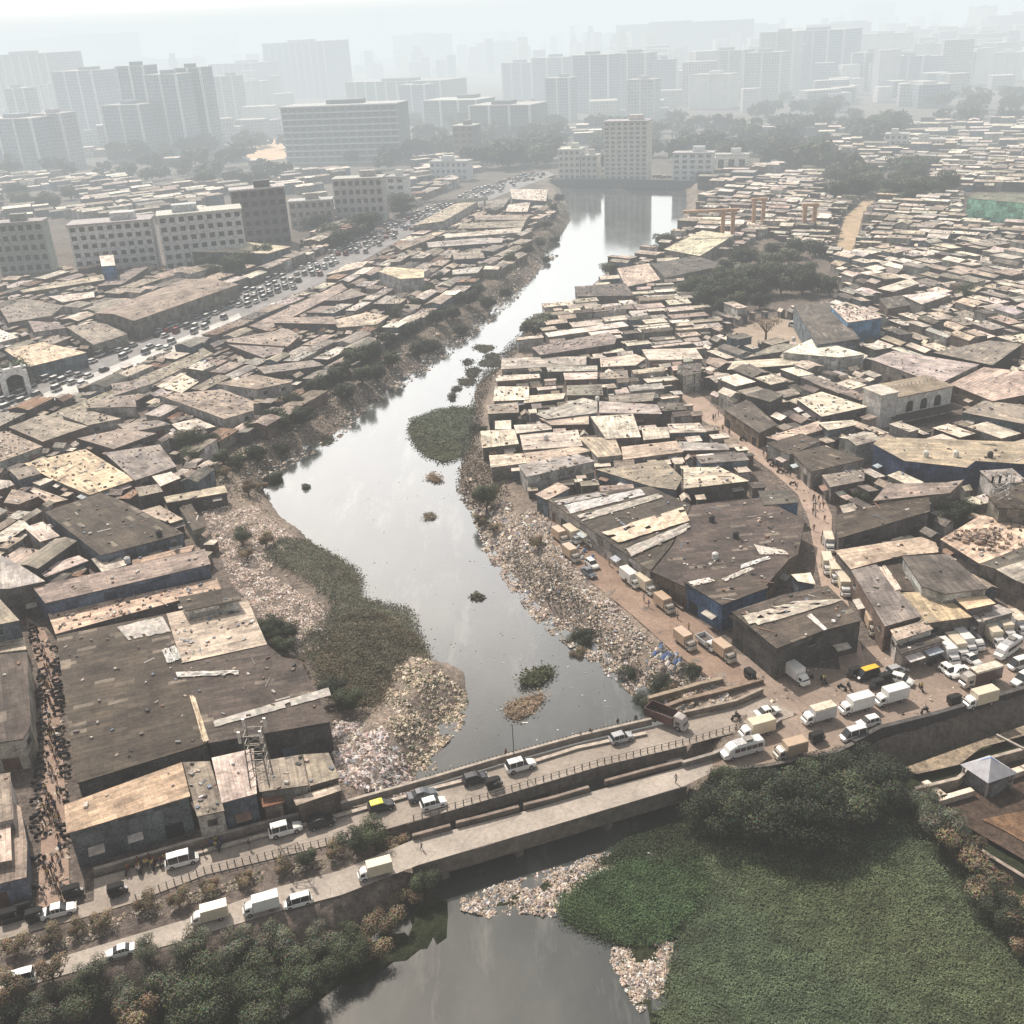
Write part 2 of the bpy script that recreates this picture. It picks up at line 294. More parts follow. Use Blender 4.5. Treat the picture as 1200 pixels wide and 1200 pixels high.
for i, (k, p) in enumerate(ROADS.items()): sheet(nm[k], p, 0.03+i*0.006, cols[k])
sheet('dirt_yard', [(860,385),(905,372),(940,378),(945,405),(900,412),(855,402)], 0.05, (0.40,0.32,0.25))
sheet('sand_clearing', [(275,175),(300,165),(345,162),(342,185),(300,190)], 0.08, (0.75,0.52,0.33))
sheet('concrete_lane', [(-80,527),(50,482),(120,452),(236,406),(287,379),(280,367),(228,390),(114,436),(44,464),(-80,508)], 0.09, (0.62,0.6,0.57))
hw_lane = [P(x, y) for x, y in ((-80,512),(45,466),(140,428),(228,391),(283,364),(325,343),(388,312),(436,288),(490,262),(550,237),(600,217),(640,204))]
# ------------------------------------------------------------------ buildings
T = dict(dark=(0.10,0.083,0.072), darkgrey=(0.14,0.128,0.12), grey=(0.33,0.305,0.285), taupe=(0.40,0.35,0.31), tan=(0.60,0.52,0.45), pale=(0.80,0.73,0.66), lilac=(0.56,0.53,0.52), white=(0.86,0.82,0.77), green=(0.2,0.23,0.19), bluegrey=(0.45,0.50,0.53), rust=(0.27,0.17,0.12))
TN = dict(dark='dark brown', darkgrey='charcoal grey', grey='grey', taupe='dusty brown-grey', tan='tan', pale='pale beige', lilac='light grey', white='white', green='dull green', bluegrey='pale blue-grey', rust='rusty')
WC = [(0.17,0.155,0.145),(0.22,0.20,0.18),(0.13,0.125,0.125),(0.30,0.275,0.25),(0.21,0.16,0.13),(0.17,0.20,0.235),(0.42,0.40,0.37),(0.55,0.53,0.50)]
EXCL = {}          # footprints that the rows of shacks keep clear of, in 16 m cells
def excl(pl):
    b = bbox(pl)
    for i in range(int(max(-1200, b[0])//16), int(min(1500, b[2])//16)+1):
        for j in range(int(b[1]//16), int(min(2500, b[3])//16)+1): EXCL.setdefault((i, j), []).append((b, pl))
def hit(x, y):
    for b, pl in EXCL.get((int(x//16), int(y//16)), ()):
        if b[0] <= x <= b[2] and b[1] <= y <= b[3] and inpoly(x, y, pl): return True
    return False
HS = dict(shack=.68, shed=.72, warehouse=.8, market_shed=.75, market_building=.85, long_shed=.7)
def roof_at(px, py):
    best = 0
    for pl, h, _ in FLATS:
        p = P(px, py, h); b = bbox(pl)
        if b[0] <= p.x <= b[2] and b[1] <= p.y <= b[3] and inpoly(p.x, p.y, pl): best = max(best, h)
    return best
def vary(c, a=0.15):
    k = 1+R.uniform(-a, a); return tuple(max(0, q*k*(1+R.uniform(-.04,.04))) for q in c)
def shell(mb_r, mb_w, pl, hs, tone, wc, z0=-0.3, over=0.35, th=0.14, mi_w=0, gable=False, ud=None):
    "roof slab + walls on a footprint (ccw). hs: height per corner"
    n = len(pl); cx = sum(p[0] for p in pl)/n; cy = sum(p[1] for p in pl)/n
    L = [(math.hypot(pl[(i+1)%n][0]-pl[i][0], pl[(i+1)%n][1]-pl[i][1]), i) for i in range(n)]; li = max(L)[1]
    ux, uy = pl[(li+1)%n][0]-pl[li][0], pl[(li+1)%n][1]-pl[li][1]; q = math.hypot(ux, uy) or 1; ux /= q; uy /= q
    if ud: ux, uy = ud
    uo, vo = R.uniform(0, 80), R.uniform(0, 80)
    U = lambda p: ((p[0]*ux+p[1]*uy)+uo, (-p[0]*uy+p[1]*ux)+vo)
    def ins(p, d):
        vx, vy = p[0]-cx, p[1]-cy; l = math.hypot(vx, vy) or 1; k = max(0.4, 1-d/l); return (cx+vx*k, cy+vy*k)
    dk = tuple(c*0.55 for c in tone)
    if gable and n == 4:
        a, b, c, d = [pl[(li+i)%4] for i in range(4)]; ha, hb, hc, hd = [hs[(li+i)%4] for i in range(4)]
        m1 = ((b[0]+c[0])/2, (b[1]+c[1])/2); m2 = ((d[0]+a[0])/2, (d[1]+a[1])/2); rh = max(hs)+gable
        A, B, C_, D_ = (*a, ha), (*b, hb), (*c, hc), (*d, hd); M1, M2 = (*m1, rh), (*m2, rh)
        UV = lambda q_: [U(x) for x in q_]
        mb_r.face([A, B, M1, M2], tone, UV([A, B, M1, M2])); mb_r.face([C_, D_, M2, M1], vary(tone, .1), UV([C_, D_, M2, M1]))
        lo = lambda v: (v[0], v[1], v[2]-th)
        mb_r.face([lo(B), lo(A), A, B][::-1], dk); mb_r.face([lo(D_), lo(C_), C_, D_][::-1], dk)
        mb_w.face([(*ins(b,over), hb-th), (*ins(c,over), hc-th), (*ins(m1,over), rh-th)], wc, [(0,0),(3,0),(1,3)], mi_w); mb_w.face([(*ins(d,over), hd-th), (*ins(a,over), ha-th), (*ins(m2,over), rh-th)], wc, [(0,0),(3,0),(1,3)], mi_w)
    else:
        if n == 4: mb_r.face([(*p, z) for p, z in zip(pl, hs)], tone, [U(p) for p in pl])
        else:
            v = [Vector((*p, z)) for p, z in zip(pl, hs)]
            for t in tessellate_polygon([v]):
                q3 = [v[i] for i in t]
                if (q3[1]-q3[0]).cross(q3[2]-q3[0]).z < 0: q3.reverse()
                mb_r.face(q3, tone, [U(p) for p in q3])
        for i in range(n):
            a, b = pl[i], pl[(i+1)%n]; j = (i+1) % n
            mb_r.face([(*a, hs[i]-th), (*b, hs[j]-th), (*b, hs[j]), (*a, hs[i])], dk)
    for i in range(n):
        a, b = ins(pl[i], over), ins(pl[(i+1)%n], over); j = (i+1) % n; l = math.hypot(b[0]-a[0], b[1]-a[1]); u0 = R.uniform(0, 50)
        mb_w.face([(*a, z0), (*b, z0), (*b, hs[j]-th+.02), (*a, hs[i]-th+.02)], wc, [(u0, 0), (u0+l, 0), (u0+l, hs[j]), (u0, hs[i])], mi_w)
LM = [('the white building with arched windows', 1080, 480), ('the bare brown tree', 898, 375), ('the mint green hall', 1160, 240), ('the two grey apartment blocks', 190, 280), ('the white gate arch', 22, 445), ('the upper highway footbridge', 515, 240), ('the light bush at the river bend', 628, 385), ('the rubbish slope', 660, 680), ('the largest dark shed', 790, 640), ('the blue-walled long shed', 1110, 540), ('the long dark warehouse', 185, 350), ('the black-roofed warehouse by the bridge', 190, 830), ('the dark left-bank tree', 228, 530), ('the pale flat-roofed hall', 470, 325), ('the parked truck cluster', 1140, 760), ('the far reservoir wall', 715, 213), ('the wooded grove', 880, 330), ('the orange pillars', 945, 250)]
ORD = ['nearest', 'second nearest', 'third nearest', 'fourth nearest', 'fifth nearest', 'sixth nearest', 'seventh nearest', 'eighth nearest', 'ninth nearest', 'tenth nearest', 'eleventh nearest', 'twelfth nearest', 'thirteenth nearest', 'fourteenth nearest', 'fifteenth nearest', 'sixteenth nearest']
PEND = []          # (object, px, py, description) waiting for a label
def auto_labels():
    bag = {}
    for o, px, py, ds in PEND:
        nm_, lx, ly = min(LM, key=lambda q: (q[1]-px)**2+((q[2]-py)*1.3)**2); dx, dy = px-lx, (py-ly)*1.4
        rel = ('right of' if dx > 0 else 'left of') if abs(dx) > abs(dy) else ('in front of' if dy > 0 else 'beyond')
        bag.setdefault((ds, rel, nm_), []).append((dx*dx+dy*dy, id(o), o))
    for (ds, rel, nm_), L in bag.items():
        L.sort(key=lambda q: q[:2])
        for i, (_, _, o) in enumerate(L):
            o['label'] = f'{ds} {rel} {nm_}' + (f', {ORD[min(i, 15)]}' if len(L) > 1 else '')
BID = 0
FLATS = []         # roofs that carry loose clutter: (world polygon, height, density)
def building(pts, h, tone, name='shed', label=None, wall=None, gable=False, tilt=0.0, clutter=0.5, z0=-0.3, openings=True, group=None, ex=True, over=0.35, cat=None, ud=None):
    global BID; BID += 1; h *= HS.get(name, 1) if h < 12 else 1; h += 0.017*(BID % 9)
    pl = W(pts, h)
    if area(pl) < 0: pl.reverse()
    n = len(pl); cx = sum(p[0] for p in pl)/n; cy = sum(p[1] for p in pl)/n
    if ex: excl([(cx+(x-cx)*1.03, cy+(y-cy)*1.03) for x, y in pl])
    loc = [(x-cx, y-cy) for x, y in pl]; wc = wall or vary(R.choice(WC)); tn = vary(T[tone] if isinstance(tone, str) else tone, .1)
    ta = R.uniform(0, 6.28); tl = tilt if tilt else (0 if label else R.uniform(0, .02))
    if ud: v_ = P(*ud[1], h)-P(*ud[0], h); v_.normalize(); ud = (v_.x, v_.y)
    hs = [h + tl*(x*math.cos(ta)+y*math.sin(ta)) for x, y in loc]
    if n > 4: hs = [h]*n
    desc = f"{TN.get(tone, 'brown')}-roofed {name.replace('_', ' ')}" if isinstance(tone, str) else name.replace('_', ' ')
    o = thing(name, label or desc, cat or name.replace('_', ' '), (cx, cy, 0), group=group)
    br, bw = MB(), MB(); shell(br, bw, loc, hs, tn, wc, z0=z0, gable=gable, over=over, ud=ud)
    ro = br.obj('roof', ROOF, o); wo = bw.obj('wall', WALL, o); KIDS[o.name] = [ro, wo]
    FLATS.append((pl, h + (gable or 0)*0.5, clutter))
    ppx, ppy, wd = proj((cx, cy, h))
    if openings and wd < 330:      # doors and windows on the sides that face the survey
        cnt = 0
        for i in range(n):
            a, b = Vector((*loc[i], 0)), Vector((*loc[(i+1)%n], 0)); e = b-a; L = e.length; nv = Vector((e.y, -e.x, 0)).normalized()
            mid = Vector((cx, cy, 0))+(a+b)/2
            if L < 3 or nv.dot(Vector((0,0,0))-mid.normalized()) < 0.25: continue
            k = max(1, int(L/4.2)); ang = math.atan2(e.y, e.x)
            for q in range(k):
                if cnt >= 16 or R.random() < .2: continue
                c = a + e*((q+.5)/k)
                s = max(.4, 1-over/max(.1, c.length)); c = Vector((c.x*s, c.y*s, 0)); cnt += 1
                if R.random() < .4:
                    d = MB(); d.box((0,0,1.15), (R.uniform(1.0, 2.6), .16, 2.3), R.choice([(.03,.03,.035),(.10,.13,.18),(.12,.07,.05),(.04,.04,.04)]))
                    dd = d.obj('door', CONC, o, loc=(c.x, c.y, 0.0), rz=ang)
                elif h > 4.5 and R.random() < .55:
                    d = MB(); d.box((0,0,0), (1.3, .14, 1.0), (.02,.022,.028)); d.box((0,.0,-.58), (1.5,.3,.12), (.3,.28,.25)); dd = d.obj('window', GLASS, o, loc=(c.x, c.y, h-1.8), rz=ang)
                else:
                    d = MB(); d.box((0,0,0), (R.uniform(1.8,3.6), 1.5, .08), vary(R.choice([T['grey'], T['tan'], T['bluegrey'], T['rust'], T['pale']])), tilt=(0,.22)); dd = d.obj('awning', TARP, o, loc=(c.x+nv.x*.7, c.y+nv.y*.7, 2.5), rz=ang)
                KIDS[o.name].append(dd)
    if not label: PEND.append((o, ppx, ppy, desc))
    return o
B = building
# left bank, near
B([(52,600),(118,577),(150,590),(216,625),(118,651)], 6.5, 'dark', 'warehouse', 'broad charcoal shed roof on the left bank with a yellowish stain', clutter=.4)
B([(38,688),(240,643),(247,661),(53,707)], 7.5, 'taupe', 'warehouse', 'long narrow grey-brown roof above a blue wall, beside the flat terrace', wall=(.13,.17,.25))
B([(56,719),(254,677),(259,690),(65,743)], 4.5, (0.78,0.62,0.50), 'market_shed', 'pale terrace strewn with small dark objects, behind the biggest dark roof', clutter=3.0, cat='shed')
B([(208,700),(272,688),(283,703),(217,716)], 7.4, 'dark', 'hut', 'small dark-roofed hut with a whitewashed wall on the warehouse edge', wall=(.62,.60,.56), z0=4.2, over=.6)
B([(66,745),(195,719),(213,778),(243,871),(90,918)], 7.0, (0.088,0.072,0.060), 'warehouse', 'huge dark patched warehouse roof beside the crowded alley', wall=(.12,.11,.10), clutter=.35, ud=((66,745),(195,719)))
B([(195,719),(289,700),(313,755),(213,777)], 6.6, 'tan', 'warehouse', 'tan corrugated warehouse roof in strips under the whitewashed hut', clutter=1.2, ud=((213,777),(313,755)))
B([(213,779),(314,756),(331,770),(352,774),(388,846),(244,871)], 7.2, (0.098,0.082,0.072), 'warehouse', 'dark warehouse roof with torn plastic sheets, next to the rubbish', clutter=.5, ud=((244,871),(388,846)))
B([(75,943),(213,893),(223,933),(78,977)], 6.0, (.56,.44,.33), 'shop_building', 'two-storey shop row with flat tan roof at the alley corner', wall=(.17,.19,.20), clutter=.3)
B([(214,893),(246,892),(263,950),(231,957)], 5.0, 'taupe', 'shop_building', 'narrow shop with roof buried in scrap, by the bridge road', clutter=3.5)
B([(248,888),(297,877),(301,930),(260,941)], 5.5, 'pale', 'shop_building', 'bright cream-roofed shop right below the lattice mast', clutter=.4)
B([(298,893),(354,884),(362,920),(304,928)], 5.0, 'taupe', 'shop_building', 'brown-roofed shop with a cream patch right of the lattice mast', clutter=1)
B([(355,884),(385,882),(398,911),(363,921)], 4.4, 'taupe', 'shop_building', 'last small brown-roofed shop before the bridge parapet', clutter=1)
B([(304,935),(330,930),(333,940),(308,946)], 3.6, (.38,.2,.13), 'market_stall', 'small stall with orange-brown awning under the brown shop', clutter=.3, cat='stall')
B([(343,935),(397,918),(400,926),(347,944)], 3.6, 'tan', 'market_stall', 'low tan-awninged stall along the bridge approach', clutter=.6, cat='stall')
B([(-60,770),(0,767),(32,764),(36,850),(27,866),(-60,878)], 7.0, (.12,.105,.098), 'warehouse', 'smooth charcoal roof at the left frame edge beside the alley', clutter=.1)
B([(-60,712),(0,702),(23,727),(-30,737)], 8.5, 'taupe', 'warehouse', 'dusty grey-brown roof at the left edge, above the alley head', clutter=.1)
B([(-60,762),(-30,740),(28,747),(31,761),(-60,772)], 4.2, 'tan', 'shed', 'strip of tan lean-to roof between the two left-edge roofs', clutter=.3)
B([(-60,650),(0,650),(30,666),(53,681),(10,690),(-60,690)], 8.5, (.58,.58,.59), 'warehouse', 'pale blue-grey sheet roof at the left frame edge', clutter=.1)
B([(-50,915),(12,905),(16,960),(-50,975)], 6.0, 'taupe', 'shop_building', 'brown-roofed shop at the left edge, halfway down the alley')
B([(-50,985),(12,960),(14,1008),(-50,1020)], 5.2, 'tan', 'shop_building', 'cream-roofed shop at the left edge near the alley mouth')
B([(14,940),(24,945),(32,988),(31,1028),(-40,1045),(-40,1030),(14,1010)], 4.0, 'taupe', 'shop_building', 'low brown shop wrapping the alley mouth corner')
for q in [([(10,550),(38,545),(48,555),(22,562)],7,'grey'),([(-20,561),(12,563),(17,568),(-20,580)],5,'lilac'),([(36,565),(54,560),(63,562),(47,569)],5,'pale'),([(4,589),(14,573),(47,581),(22,591)],6,'taupe'),([(35,575),(45,573),(80,585),(57,590)],5,'tan'),
  ([(28,543),(100,526),(158,562),(105,580),(62,562)],5,(.78,.64,.50)),([(122,530),(187,521),(207,547),(158,563)],5.5,'grey'),([(158,571),(185,567),(191,576),(163,582)],8,'taupe'),([(178,558),(200,553),(212,560),(188,570)],6.5,'pale'),([(192,582),(263,569),(267,577),(195,589)],5,'tan'),([(160,600),(187,592),(215,608),(200,613)],5,'tan'),([(210,595),(224,590),(241,617),(226,622)],5,'dark'),
  ([(107,655),(145,642),(154,649),(148,662),(120,671)],5,'pale'),([(155,656),(228,638),(224,646),(155,662)],4.5,(.60,.46,.38)),([(-40,640),(0,624),(26,607),(34,616),(8,634)],5,'pale'),([(28,618),(50,611),(70,628),(47,635)],6.2,'pale'),([(40,667),(92,651),(104,657),(53,676)],5,'pale'),
  ([(10,500),(50,486),(103,500),(50,517)],7,'taupe'),([(-40,518),(0,506),(7,505),(50,523),(0,541),(-40,548)],6,'taupe'),([(72,487),(100,480),(142,490),(103,498)],6.5,'taupe'),([(137,497),(185,492),(200,497),(150,507)],5,'grey'),([(90,513),(143,502),(183,508),(133,527)],5.5,'taupe'),([(201,497),(230,490),(253,500),(213,507)],5,'pale'),
  ([(185,463),(260,456),(297,470),(297,481),(263,491),(233,480)],7.5,'taupe'),([(100,478),(123,466),(157,462),(160,477)],8,'taupe'),([(130,450),(170,444),(177,450),(135,463)],6.5,'grey'),([(183,453),(213,437),(233,447),(213,460)],5,'pale'),([(253,450),(300,439),(343,447),(300,456)],7.5,'taupe'),([(265,398),(337,385),(352,393),(337,406),(267,401)],6.5,'taupe'),([(267,404),(333,407),(330,413),(308,419)],6,'grey'),
  ([(30,497),(120,461),(240,409),(250,414),(130,474),(60,500)],4.5,'taupe'),([(300,430),(367,422),(380,428),(310,438)],6.5,'grey'),([(330,372),(390,371),(397,380),(320,378)],6.5,'taupe'),([(292,381),(400,333),(407,339),(312,386)],5.5,'taupe')]:
    B(q[0], q[1], q[2], 'shack', clutter=R.choice([.4, .8, 1.6]), group='shacks of the riverside settlement') if isinstance(q[2], str) else B(q[0], q[1], q[2], 'shack', 'long brown terrace below the charcoal shed' if q[2][0] < .5 else 'broad cream rooftop heaped with loose sheets, upper left bank' if q[2][0] > .7 else 'pinkish tan roof strip right behind the long narrow roof', clutter=1.5)
# beyond the highway
B([(110,367),(217,327),(280,333),(157,376)], 9.0, (.40,.34,.30), 'warehouse', 'long dark warehouse with pale end patch beyond the traffic jam', gable=1.2)
B([(138,377),(233,344),(247,347),(160,383)], 6.5, 'taupe', 'warehouse', 'lower brown lean-to warehouse facing the traffic jam')
B([(220,295),(283,283),(341,289),(314,297)], 10, (.82,.74,.60), 'warehouse', 'flat cream-roofed hall in front of the apartment blocks', clutter=.1)
B([(5,410),(50,401),(102,413),(33,430)], 6.5, (.66,.56,.45), 'warehouse', 'dusty tan roof just behind the white gate arch')
B([(116,299),(133,298),(135,311),(119,312)], 11, (.9,.86,.76), 'water_tank', 'blue block with a bright white top beside the apartments', wall=(.08,.18,.38), clutter=0, openings=False, cat='tank')
for q in [([(-20,388),(0,386),(22,395),(0,401),(-20,403)],6,'white'),([(33,376),(67,378),(78,384),(40,389)],6,'grey'),([(77,382),(120,377),(150,392),(110,405)],6,'taupe'),([(23,340),(120,321),(124,328),(27,343)],6,'tan'),([(113,335),(166,310),(174,313),(143,333)],7,'grey'),([(57,347),(110,342),(111,348),(73,354)],5,'white'),([(0,362),(30,350),(75,358),(60,370),(10,378)],6,'grey'),([(150,312),(176,308),(184,312),(168,318)],6,'grey')]:
    B(q[0], q[1], q[2], 'shed', clutter=.6)
# upper left bank
B([(443,318),(460,313),(497,316),(497,325),(470,327)], 10, (.85,.72,.55), 'warehouse', 'pale flat-roofed hall with white wall on the upper left bank', wall=(.6,.58,.56), clutter=.1)
for q in [([(484,264),(520,259),(560,236),(556,232),(530,240)],9,'tan'),([(463,288),(505,273),(510,278),(470,293)],6,'taupe'),([(570,236),(598,232),(590,242),(568,244)],6,'grey'),([(598,222),(642,222),(640,235),(600,233)],8,'pale'),([(596,240),(622,236),(618,248),(592,248)],6,'pale'),([(555,252),(622,251),(616,258),(558,258)],6,'taupe'),([(540,262),(616,258),(613,266),(536,268)],6,'taupe'),([(520,275),(612,266),(610,272),(522,279)],6,'pale'),([(500,284),(560,279),(590,279),(588,284),(502,290)],6,'lilac'),([(530,296),(566,296),(568,302),(532,304)],6,'taupe'),([(530,316),(566,312),(560,320),(530,322)],5,'lilac'),([(390,375),(430,366),(456,370),(442,380),(396,384)],6,'tan'),([(380,352),(412,338),(430,345),(400,352)],7,'grey'),([(382,322),(410,308),(432,306),(424,313)],6,'pale')]:
    B(q[0], q[1], q[2], 'shed', clutter=.5)
# right bank
B([(641,585),(700,576),(762,570),(810,592),(786,640),(762,669)], 6.2, (.115,.096,.082), 'market_shed', 'largest dark shed, its riverward half covered in bright diagonal tarpaulins', clutter=1.0, cat='shed', ud=((724,636),(808,610)))
B([(811,592),(891,583),(943,609),(935,650),(925,655),(896,688),(846,707),(764,670),(788,640)], 6.4, (.112,.094,.084), 'market_shed', 'flat dark brown shed roof with stray white sheets, beside the dirt lane', clutter=.5, cat='shed', ud=((760,655),(900,640)))
B([(800,681),(877,672),(901,688),(846,709)], 7.4, 'dark', 'market_shed', 'dark raised end bay with a blue side wall on the dirt track', wall=(.10,.17,.30), clutter=.4, cat='shed')
B([(857,717),(917,697),(970,686),(1011,727),(967,738),(910,760)], 7.5, (.105,.088,.076), 'market_building', 'dark-roofed corner market building with pale crumpled tarps above the junction', clutter=1, cat='building', wall=(.11,.105,.10), ud=((868,722),(930,703)))
B([(627,579),(654,565),(668,572),(641,586)], 6.0, 'tan', 'shed', 'tan sheet roof at the riverward tip of the largest dark shed')
B([(888,575),(923,574),(937,589),(895,592)], 6.8, 'darkgrey', 'shed', 'small dark roof over a blue wall on the lane bend', wall=(.12,.2,.33))
B([(927,673),(950,671),(956,685),(935,681)], 4, 'pale', 'market_stall', 'pale little awning between the lane and the corner market', cat='stall')
B([(978,645),(1080,629),(1097,636),(1100,647),(1057,651),(997,667)], 6.4, (.62,.50,.42), 'warehouse', 'pinkish-tan low roof with white skylight strips east of the lane')
B([(997,668),(1027,661),(1080,722),(1037,734)], 6.6, 'grey', 'warehouse', 'long grey roof running down beside the lane mouth')
B([(1033,664),(1056,660),(1072,693),(1053,692)], 6.0, 'dark', 'shed', 'black-brown roof strip between two grey warehouses')
B([(1057,652),(1112,649),(1158,690),(1107,696),(1080,687)], 8.5, 'darkgrey', 'warehouse', 'tall dark charcoal warehouse behind the parked truck cluster', clutter=.1)
B([(1055,694),(1100,693),(1139,723),(1082,731)], 5.8, (.58,.47,.36), 'warehouse', 'mottled tan and brown roof behind the white vans')
B([(1115,698),(1147,692),(1167,707),(1133,714)], 7.5, (.85,.68,.50), 'shed', 'small bright tan flat roof with one dark spot', clutter=.1)
B([(1135,718),(1170,708),(1189,717),(1147,729)], 5.2, 'lilac', 'shed', 'light grey lean-to roof with white bundles, behind the trucks', clutter=1.5)
B([(1043,738),(1083,727),(1094,737),(1050,751)], 4.6, 'tan', 'market_stall', 'ragged tan awning roof at the lane corner', clutter=3, cat='stall')
B([(1048,756),(1093,742),(1107,750),(1056,766)], 3.6, 'darkgrey', 'market_stall', 'sagging dark awning over scrap at the junction edge', clutter=1.5, cat='stall')
B([(1147,661),(1200,640),(1260,650),(1200,662),(1168,667)], 6.2, 'darkgrey', 'warehouse', 'dark roof at the right frame edge behind a pale green one')
B([(1167,667),(1205,655),(1260,672),(1215,690),(1190,680)], 7.0, (.52,.52,.46), 'warehouse', 'pale greenish sheet roof at the right frame edge')
B([(1102,632),(1150,603),(1215,620),(1260,640),(1215,646),(1147,660)], 4.8, (.78,.63,.52), 'warehouse', 'cream rooftop terrace with a heap of rubble', clutter=.8)
B([(979,603),(1088,577),(1090,600),(982,630)], 7.0, 'dark', 'warehouse', 'long dark tilted slab roof east of the dirt lane', tilt=.02)
B([(1023,587),(1040,567),(1110,565),(1130,562),(1113,578),(1089,580)], 7.6, 'taupe', 'warehouse', 'brown-grey roof just behind the long tilted slab')
B([(1023,520),(1033,512),(1200,518),(1290,522),(1290,545),(1205,544),(1143,540),(1133,548),(1060,540)], 8.5, (.52,.45,.36), 'warehouse', 'long tan-roofed shed with deep blue walls', wall=(.075,.11,.20), clutter=.2)
B([(1157,581),(1215,560),(1290,570),(1290,600),(1170,595)], 9, 'dark', 'warehouse', 'tall dark building below the phone mast at the right edge')
B([(930,358),(970,352),(1008,397),(957,404)], 9, 'darkgrey', 'warehouse', 'steep dark slab roof right of the bare brown tree', clutter=.1)
B([(973,358),(1013,359),(1034,372),(993,378)], 9, 'pale', 'house', 'blue-walled house with cluttered cream flat roof', wall=(.16,.30,.48), clutter=2.5)
B([(917,413),(953,396),(1014,415),(983,419)], 8, 'white', 'warehouse', 'white-roofed two-step hall left of the arched building', clutter=.6)
B([(852,433),(860,423),(933,419),(938,427)], 6, (.8,.74,.62), 'shed', 'long brightest cream roof in the right-hand block', clutter=.1)
B([(1020,421),(1047,411),(1148,427),(1100,450),(1067,438)], 7, 'lilac', 'warehouse', 'wide light grey roof beyond the arched building')
B([(1093,413),(1160,399),(1198,403),(1163,428)], 7, 'grey', 'warehouse', 'grey roof with black end wall at the far right', wall=(.03,.03,.03))
B([(778,292),(823,270),(861,275),(820,300)], 6, (.72,.66,.55), 'market_shed', 'white striped market roof with parallel strips near the far pool', clutter=.2, cat='shed')
B([(1133,232),(1146,226),(1290,229),(1290,236),(1200,238)], 13, 'green', 'sports_hall', 'mint green walled hall with dull green roof at the right edge', wall=(.38,.78,.58), clutter=.1, cat='hall')
for q in [([(848,480),(877,468),(911,497),(890,507)],6.5,'darkgrey'),([(873,463),(897,455),(919,463),(903,471)],8.5,'darkgrey'),([(933,467),(963,459),(1017,477),(963,488)],7,'pale'),([(897,513),(960,492),(964,503),(917,518)],6,'tan'),([(958,495),(1000,492),(1004,498),(970,504)],7,'pale'),([(898,519),(940,508),(963,517),(925,533)],6.5,'dark'),([(928,531),(965,522),(1014,538),(980,546),(950,553)],6.5,'dark'),([(963,557),(1013,549),(1013,563),(973,571)],6,'grey'),
  ([(870,420),(913,402),(950,405),(915,412)],6,'grey'),([(800,428),(823,426),(821,437),(800,441)],8,'darkgrey'),([(1028,338),(1067,326),(1078,332),(1047,342)],8,'pale'),([(1030,350),(1057,346),(1067,357),(1040,362)],7.5,'darkgrey'),([(1057,346),(1100,341),(1115,345),(1080,357)],7.8,'white'),([(1113,450),(1153,430),(1215,437),(1215,460),(1163,470)],7,'tan'),([(1127,483),(1153,469),(1215,476),(1215,500)],6.5,'taupe'),
  ([(673,335),(733,332),(743,347),(677,347)],6,'darkgrey'),([(723,315),(760,309),(774,327),(733,336)],6,'tan'),([(763,310),(815,299),(850,310),(780,326)],6,'darkgrey'),([(638,390),(730,377),(737,382),(643,395)],5.5,'white'),([(623,407),(713,389),(723,395),(720,403),(633,416)],6.5,'grey'),([(588,420),(687,417),(687,427),(587,433)],5,'lilac'),([(703,437),(735,434),(737,443),(703,444)],5.5,'taupe'),([(580,453),(620,453),(620,468),(578,470)],5,'pale'),([(617,464),(663,460),(660,467),(613,473)],4.5,'pale'),([(664,452),(705,450),(707,463),(664,463)],5.5,'grey'),
  ([(570,475),(607,471),(608,483),(572,485)],6.5,'taupe'),([(580,493),(599,492),(599,503),(580,503)],4,'pale'),([(602,498),(645,496),(647,503),(605,508)],4.5,'pale'),([(632,490),(690,486),(690,497),(646,498)],5.4,'tan'),([(692,488),(742,485),(751,512),(710,514)],6.2,'pale'),([(563,505),(603,503),(608,520),(565,525)],5.5,'pale'),([(609,510),(677,504),(683,522),(613,527)],5.5,'pale'),([(573,534),(613,531),(618,542),(575,548)],5,'pale'),([(614,531),(677,523),(695,528),(618,543)],5.2,'tan'),([(607,545),(677,532),(698,540),(617,559)],6.5,'lilac'),
  ([(678,512),(721,513),(729,533),(700,536)],5.6,'tan'),([(752,501),(783,500),(785,513),(754,516)],5.2,'pale'),([(728,523),(793,517),(801,530),(730,538)],5,'tan'),([(698,550),(778,539),(800,560),(792,574),(763,570)],5.8,'taupe'),([(801,548),(843,547),(878,563),(801,573)],6,'pale'),([(713,463),(768,460),(765,470),(714,472)],6,'grey'),([(770,471),(800,472),(805,480),(772,482)],6,'darkgrey'),([(782,497),(820,495),(828,506),(785,508)],5.5,'pale'),([(795,517),(850,520),(855,527),(797,528)],5,'lilac'),([(795,427),(822,425),(815,440),(793,438)],7.5,'darkgrey'),([(660,437),(700,436),(700,444),(662,445)],5.6,'pale'),([(703,420),(745,415),(757,420),(745,428),(704,430)],5.2,'pale'),([(752,410),(815,408),(824,420),(760,422)],5.4,'pale'),
  ([(583,440),(632,438),(633,443),(585,447)],4.5,'white'),([(640,430),(700,428),(700,434),(642,436)],5,'lilac')]:
    B(q[0], q[1], q[2], 'shack', clutter=R.choice([.3, .7, 1.4]), group='shacks of the riverside settlement')
B([(628,485),(683,466),(700,470),(700,484),(690,485),(640,491)], 6.0, 'lilac', 'long_shed', 'left wing of the bent long grey roof on the right bank', cat='shed')
B([(702,470),(770,474),(776,485),(702,484)], 6.0, 'lilac', 'long_shed', 'right wing of the bent long grey roof on the right bank', cat='shed')
for p_ in ROADS.values(): excl(W(p_))
excl(W([(860,385),(905,372),(940,378),(945,405),(900,412),(855,402)])); excl(W([(270,175),(300,162),(348,160),(345,187),(300,192)])); excl(low_w)
